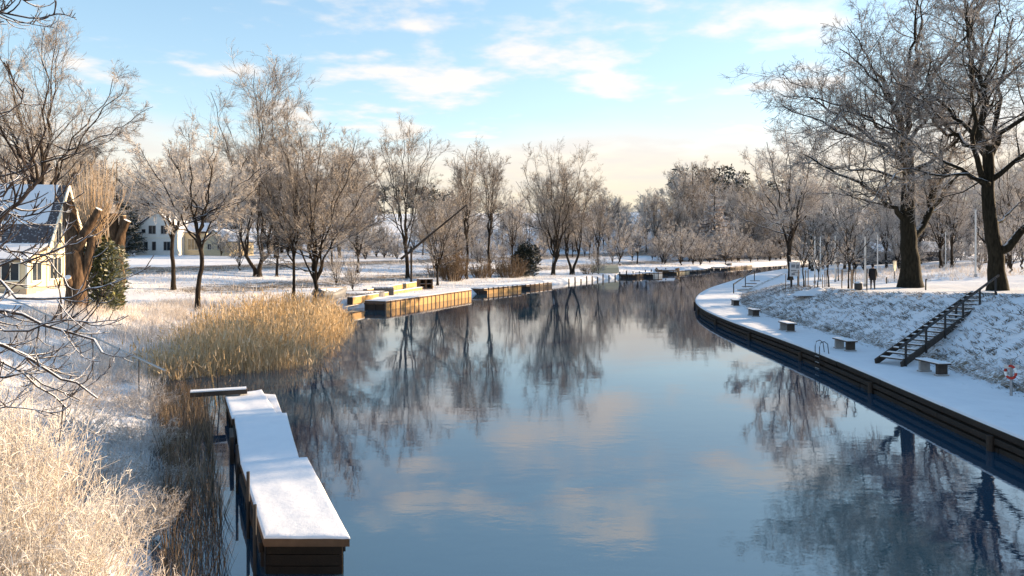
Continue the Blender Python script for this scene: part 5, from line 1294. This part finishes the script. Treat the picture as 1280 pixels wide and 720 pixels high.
def beam(u0, v0, u1, v1, z, h, lab, w=0.3, mat='timber_gold', name='timber_edging', end_dark=True):
    a = at(u0, v0, z); b = at(u1, v1, z); o = thing(name, lab, 'timber', a); d = b-a; n = max(1, int(d.length/4)); d1 = d/n
    for k in range(n): MB().bar(tuple(d1*k+d1*0.006+Vector((0, 0, -h/2))), tuple(d1*(k+1)-d1*0.006+Vector((0, 0, -h/2))), w, h).build('beam', mat, o)
    MB().bar((0, 0, 0.03), tuple(d+Vector((0, 0, 0.03))), w*0.95, 0.055).build('snow', 'snow', o)
    MB().bar(tuple(d1*-0.03+Vector((0, 0, -h/2))), tuple(d1*0.004+Vector((0, 0, -h/2))), w*1.3, h*1.1).build('end_block', 'timber_dark', o)
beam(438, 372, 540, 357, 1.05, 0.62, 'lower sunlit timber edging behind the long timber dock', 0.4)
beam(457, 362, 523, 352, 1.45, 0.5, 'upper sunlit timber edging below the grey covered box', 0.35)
def dock(u0, v0, u1, v1, depth, z, lab, face='timber_gold', n=7, name='mooring_dock', solid=True, piles=True):
    A = at(u0, v0, z); B = at(u1, v1, z); o = thing(name, lab, 'dock', (A.x, A.y, 0), group='docks along the left bank'); ax = B-A; ax.z = 0; L = ax.length; ax.normalize(); pr = Vector((-ax.y, ax.x, 0)); rz = math.atan2(ax.y, ax.x)
    q = [np.array([0, 0.0]), np.array([ax.x*L, ax.y*L]), np.array([ax.x*L+pr.x*depth, ax.y*L+pr.y*depth]), np.array([pr.x*depth, pr.y*depth])]
    quad_section(o, 'deck', q, z-0.22, z-0.05, 0.06)
    for k in range(n):
        c = ax*(L*(k+0.5)/n)
        if solid: MB().box((c.x, c.y, z/2-0.2), (L/n-0.1, 0.06, z-0.1), rz).build('board', face, o)
        c = ax*(L*k/n); MB().tube([(c.x, c.y, -1), (c.x, c.y, z+0.03)], 0.09, 7).build('pile', 'timber_dark', o)
    if piles:
        for k in range(3): c = pr*(depth*k/2)-ax*0.05; MB().box((c.x, c.y, z/2-0.35), (0.08, depth/2-0.1, z+0.2), rz).build('end_board', 'timber_dark', o)
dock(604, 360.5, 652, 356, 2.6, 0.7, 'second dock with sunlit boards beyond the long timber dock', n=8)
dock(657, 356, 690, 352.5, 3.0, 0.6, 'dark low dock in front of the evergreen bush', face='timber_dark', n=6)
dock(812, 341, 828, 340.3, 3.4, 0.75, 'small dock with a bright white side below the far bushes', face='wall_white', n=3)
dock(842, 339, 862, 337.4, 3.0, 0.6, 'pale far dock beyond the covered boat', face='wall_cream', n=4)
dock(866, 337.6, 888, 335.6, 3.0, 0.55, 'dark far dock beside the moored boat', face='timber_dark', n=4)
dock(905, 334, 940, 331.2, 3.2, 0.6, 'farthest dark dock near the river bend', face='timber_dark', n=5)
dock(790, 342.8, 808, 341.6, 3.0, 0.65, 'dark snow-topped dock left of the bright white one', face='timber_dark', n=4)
ORD = ['first','second','third','fourth','fifth','sixth','seventh','eighth','ninth','tenth']
for i in range(9):                                        # row of mooring posts
    u = 693+i*5.2+(i % 2)*0.8; y = 112+i*2.1; x = (u-640)/FPX*y; x = max(x, float(xl(y))+0.5)
    o = thing('mooring_post', ORD[i]+' mooring post from the left in the near row below the wide fan-shaped tree', 'post', (x, y, -0.8), group='near row of mooring posts'); MB().tube([(0, 0, 0), (0, 0, 1.55+0.2*math.sin(i*2.3))], [0.12, 0.11], 7).build('shaft', 'timber_dark', o); MB().tube([(0, 0, 1.55+0.2*math.sin(i*2.3)), (0, 0, 1.62+0.2*math.sin(i*2.3))], [0.11, 0.05], 7).build('snow', 'snow', o)
for i in range(10):
    u = 744+i*4.9; y = 130+i*2.4; x = max((u-640)/FPX*y, float(xl(y))+0.7)
    o = thing('mooring_post', ORD[i]+' mooring post from the left in the far row before the bright white dock', 'post', (x, y, -0.8), group='far row of mooring posts'); MB().tube([(0, 0, 0), (0, 0, 1.9+0.15*math.sin(i*1.7))], [0.12, 0.11], 7).build('shaft', 'timber_dark', o); MB().tube([(0, 0, 1.9+0.15*math.sin(i*1.7)), (0, 0, 1.97+0.15*math.sin(i*1.7))], [0.11, 0.05], 7).build('snow', 'snow', o)

def hull_mesh(L, W, H, n=14, m=9):
    """open rowing boat hull, keel down, bow towards +x"""
    V = []; F = []
    for i in range(n+1):
        t = i/n; w = W/2*min(1, (1-t)**0.55*1.35)*(0.82+0.18*min(1, t*4)); sheer = H*(1+0.28*(2*t-0.8)**2)
        for j in range(m+1):
            a = -math.pi/2+math.pi*j/m; V.append((L*(t-0.5), w*math.sin(a), sheer*(1-math.cos(a)**0.8)+0.10*H*t*t))
    for i in range(n):
        for j in range(m): k = i*(m+1)+j; F.append((k, k+1, k+m+2, k+m+1))
    F.append(tuple(range(m+1)))
    mb = MB(); mb.v = V; mb.f = F; return mb
def boat(loc, rz, lab, L=4.4, W=1.6, H=0.6, mat='boat_hull', roll=0.0, flip=False, group=None, cover=False):
    o = thing('rowing_boat', lab, 'boat', loc, rz, group)
    h = hull_mesh(L, W, H).build('hull', mat, o, smooth=True)
    if flip: h.rotation_euler = (math.pi+roll, 0, 0); h.location.z = H*1.15
    else: h.rotation_euler = (roll, 0, 0)
    MB().bar((-L*0.48, 0, 0.0), (L*0.45, 0, 0.02), 0.05, 0.09).build('keel', 'timber_grey', h)
    if not flip:
        for x in (-0.25, 0.1): MB().box((L*x, 0, H*0.72), (0.25, W*0.86, 0.04)).build('thwart', 'timber_grey', h)
        if cover: MB().hull([(-L*0.48, -W*0.42, H*1.05), (-L*0.48, W*0.42, H*1.05), (-L*0.48, 0, H*1.7)], (L*0.72, 0, 0)).build('cover', 'boat_brown', o)
    else:
        MB().box((-L*0.47, 0, H*0.5), (0.06, W*0.7, H*0.7)).build('transom', 'timber_grey', o)
    return o
boat(gp(417, 69)+Vector((0, 0, 0.35)), R(60), 'upturned rowing boat tilted on its side beside the bushy tree', 3.8, 1.7, 0.7, 'boat_hull', 0.35, True, 'upturned boats on the left bank')
boat(gp(455, 73), R(25), 'low upturned rowing boat lying in the snow left of the grey box', 4.2, 1.5, 0.5, 'boat_hull', 0.0, True, 'upturned boats on the left bank')
boat(Vector(((835-640)/FPX*150, 150, -0.12)), R(15), 'brown covered boat moored right of the bright white dock', 5.2, 2.0, 0.9, 'boat_brown', 0, False, None, True)
boat(Vector(((897-640)/FPX*196, 196, -0.12)), R(8), 'low pale boat moored in the open water by the farthest docks', 8.0, 2.6, 0.8, 'boat_hull', 0, False)
def covered_box():
    p = gp(478.5, 76); o = thing('covered_box', 'dark grey tarpaulin-covered box on the snowy bank', 'box', p, R(20)); MB().box((0, 0, 0.42), (2.1, 1.3, 0.84)).build('box', 'tarp_grey', o, bevel=0.08); MB().box((0, 0, 0.87), (2.0, 1.2, 0.08)).build('snow', 'snow', o, bevel=0.03)
    p = gp(465, 75); o = thing('timber_stack', 'small dark stack of boards left of the grey covered box', 'timber', p, R(15))
    for k in range(3): MB().box((0, 0.06*k, 0.09+0.17*k), (1.5-0.15*k, 0.5, 0.15), 0.03*k).build('board', 'timber_dark', o)
    p = gp(531, 85); o = thing('wooden_crate', 'small brown wooden crate with open front under the leaning pole', 'crate', p, R(25))
    for x in (-0.75, 0, 0.75): MB().box((x, 0, 0.55), (0.12, 1.0, 1.1)).build('side', 'timber_brown', o)
    for zz in (0.06, 0.6, 1.12): MB().box((0, 0, zz), (1.62, 1.04, 0.07)).build('shelf', 'timber_brown', o)
    MB().box((0, 0.5, 0.58), (1.5, 0.05, 1.0)).build('back', 'timber_dark', o); MB().box((0, 0, 1.19), (1.6, 1.02, 0.06)).build('snow', 'snow', o)
    p = gp(756, 134); o = thing('white_boat_cover', 'cream tarpaulin-covered boat standing on the bank behind the far posts', 'boat', p, R(10)); MB().hull([(-2.4, -0.9, 0), (-2.4, 0.9, 0), (-2.4, 0.7, 0.9), (-2.4, 0, 1.4), (-2.4, -0.7, 0.9)], (4.8, 0, 0)).build('cover', 'wall_cream', o); MB().box((0, 0, -0.05), (4.2, 1.0, 0.2)).build('cradle', 'timber_grey', o)
covered_box()
def leaning_pole():
    a = Vector(((501-640)/FPX*88, 88.0, CAMZ+(HOR-324)/FPX*88)); b = Vector(((583-640)/FPX*88, 88.5, CAMZ+(HOR-256)/FPX*88))
    o = thing('lifting_boom', 'long dark boom slanting up across the two-stemmed tree', 'boom', (a.x+1.6, 88, gz(a.x+1.6, 88))); L = Vector(o.location)
    MB().tube([a-L, (a+b)/2-L, b-L], [0.15, 0.13, 0.08], 8).build('boom', 'timber_dark', o)
    c = a.lerp(b, 0.16); MB().tube([(c.x-L.x, 0, -0.3), (c.x-L.x, 0, c.z-L.z+0.5)], 0.13, 8).build('mast', 'timber_dark', o)
    MB().box((c.x-L.x, 0, c.z-L.z), (0.4, 0.45, 0.4)).build('bracket', 'metal_dark', o)
    MB().tube([b-L, b-L-Vector((0, 0, 1.1))], 0.03, 6).build('hook_line', 'metal_dark', o)
leaning_pole()
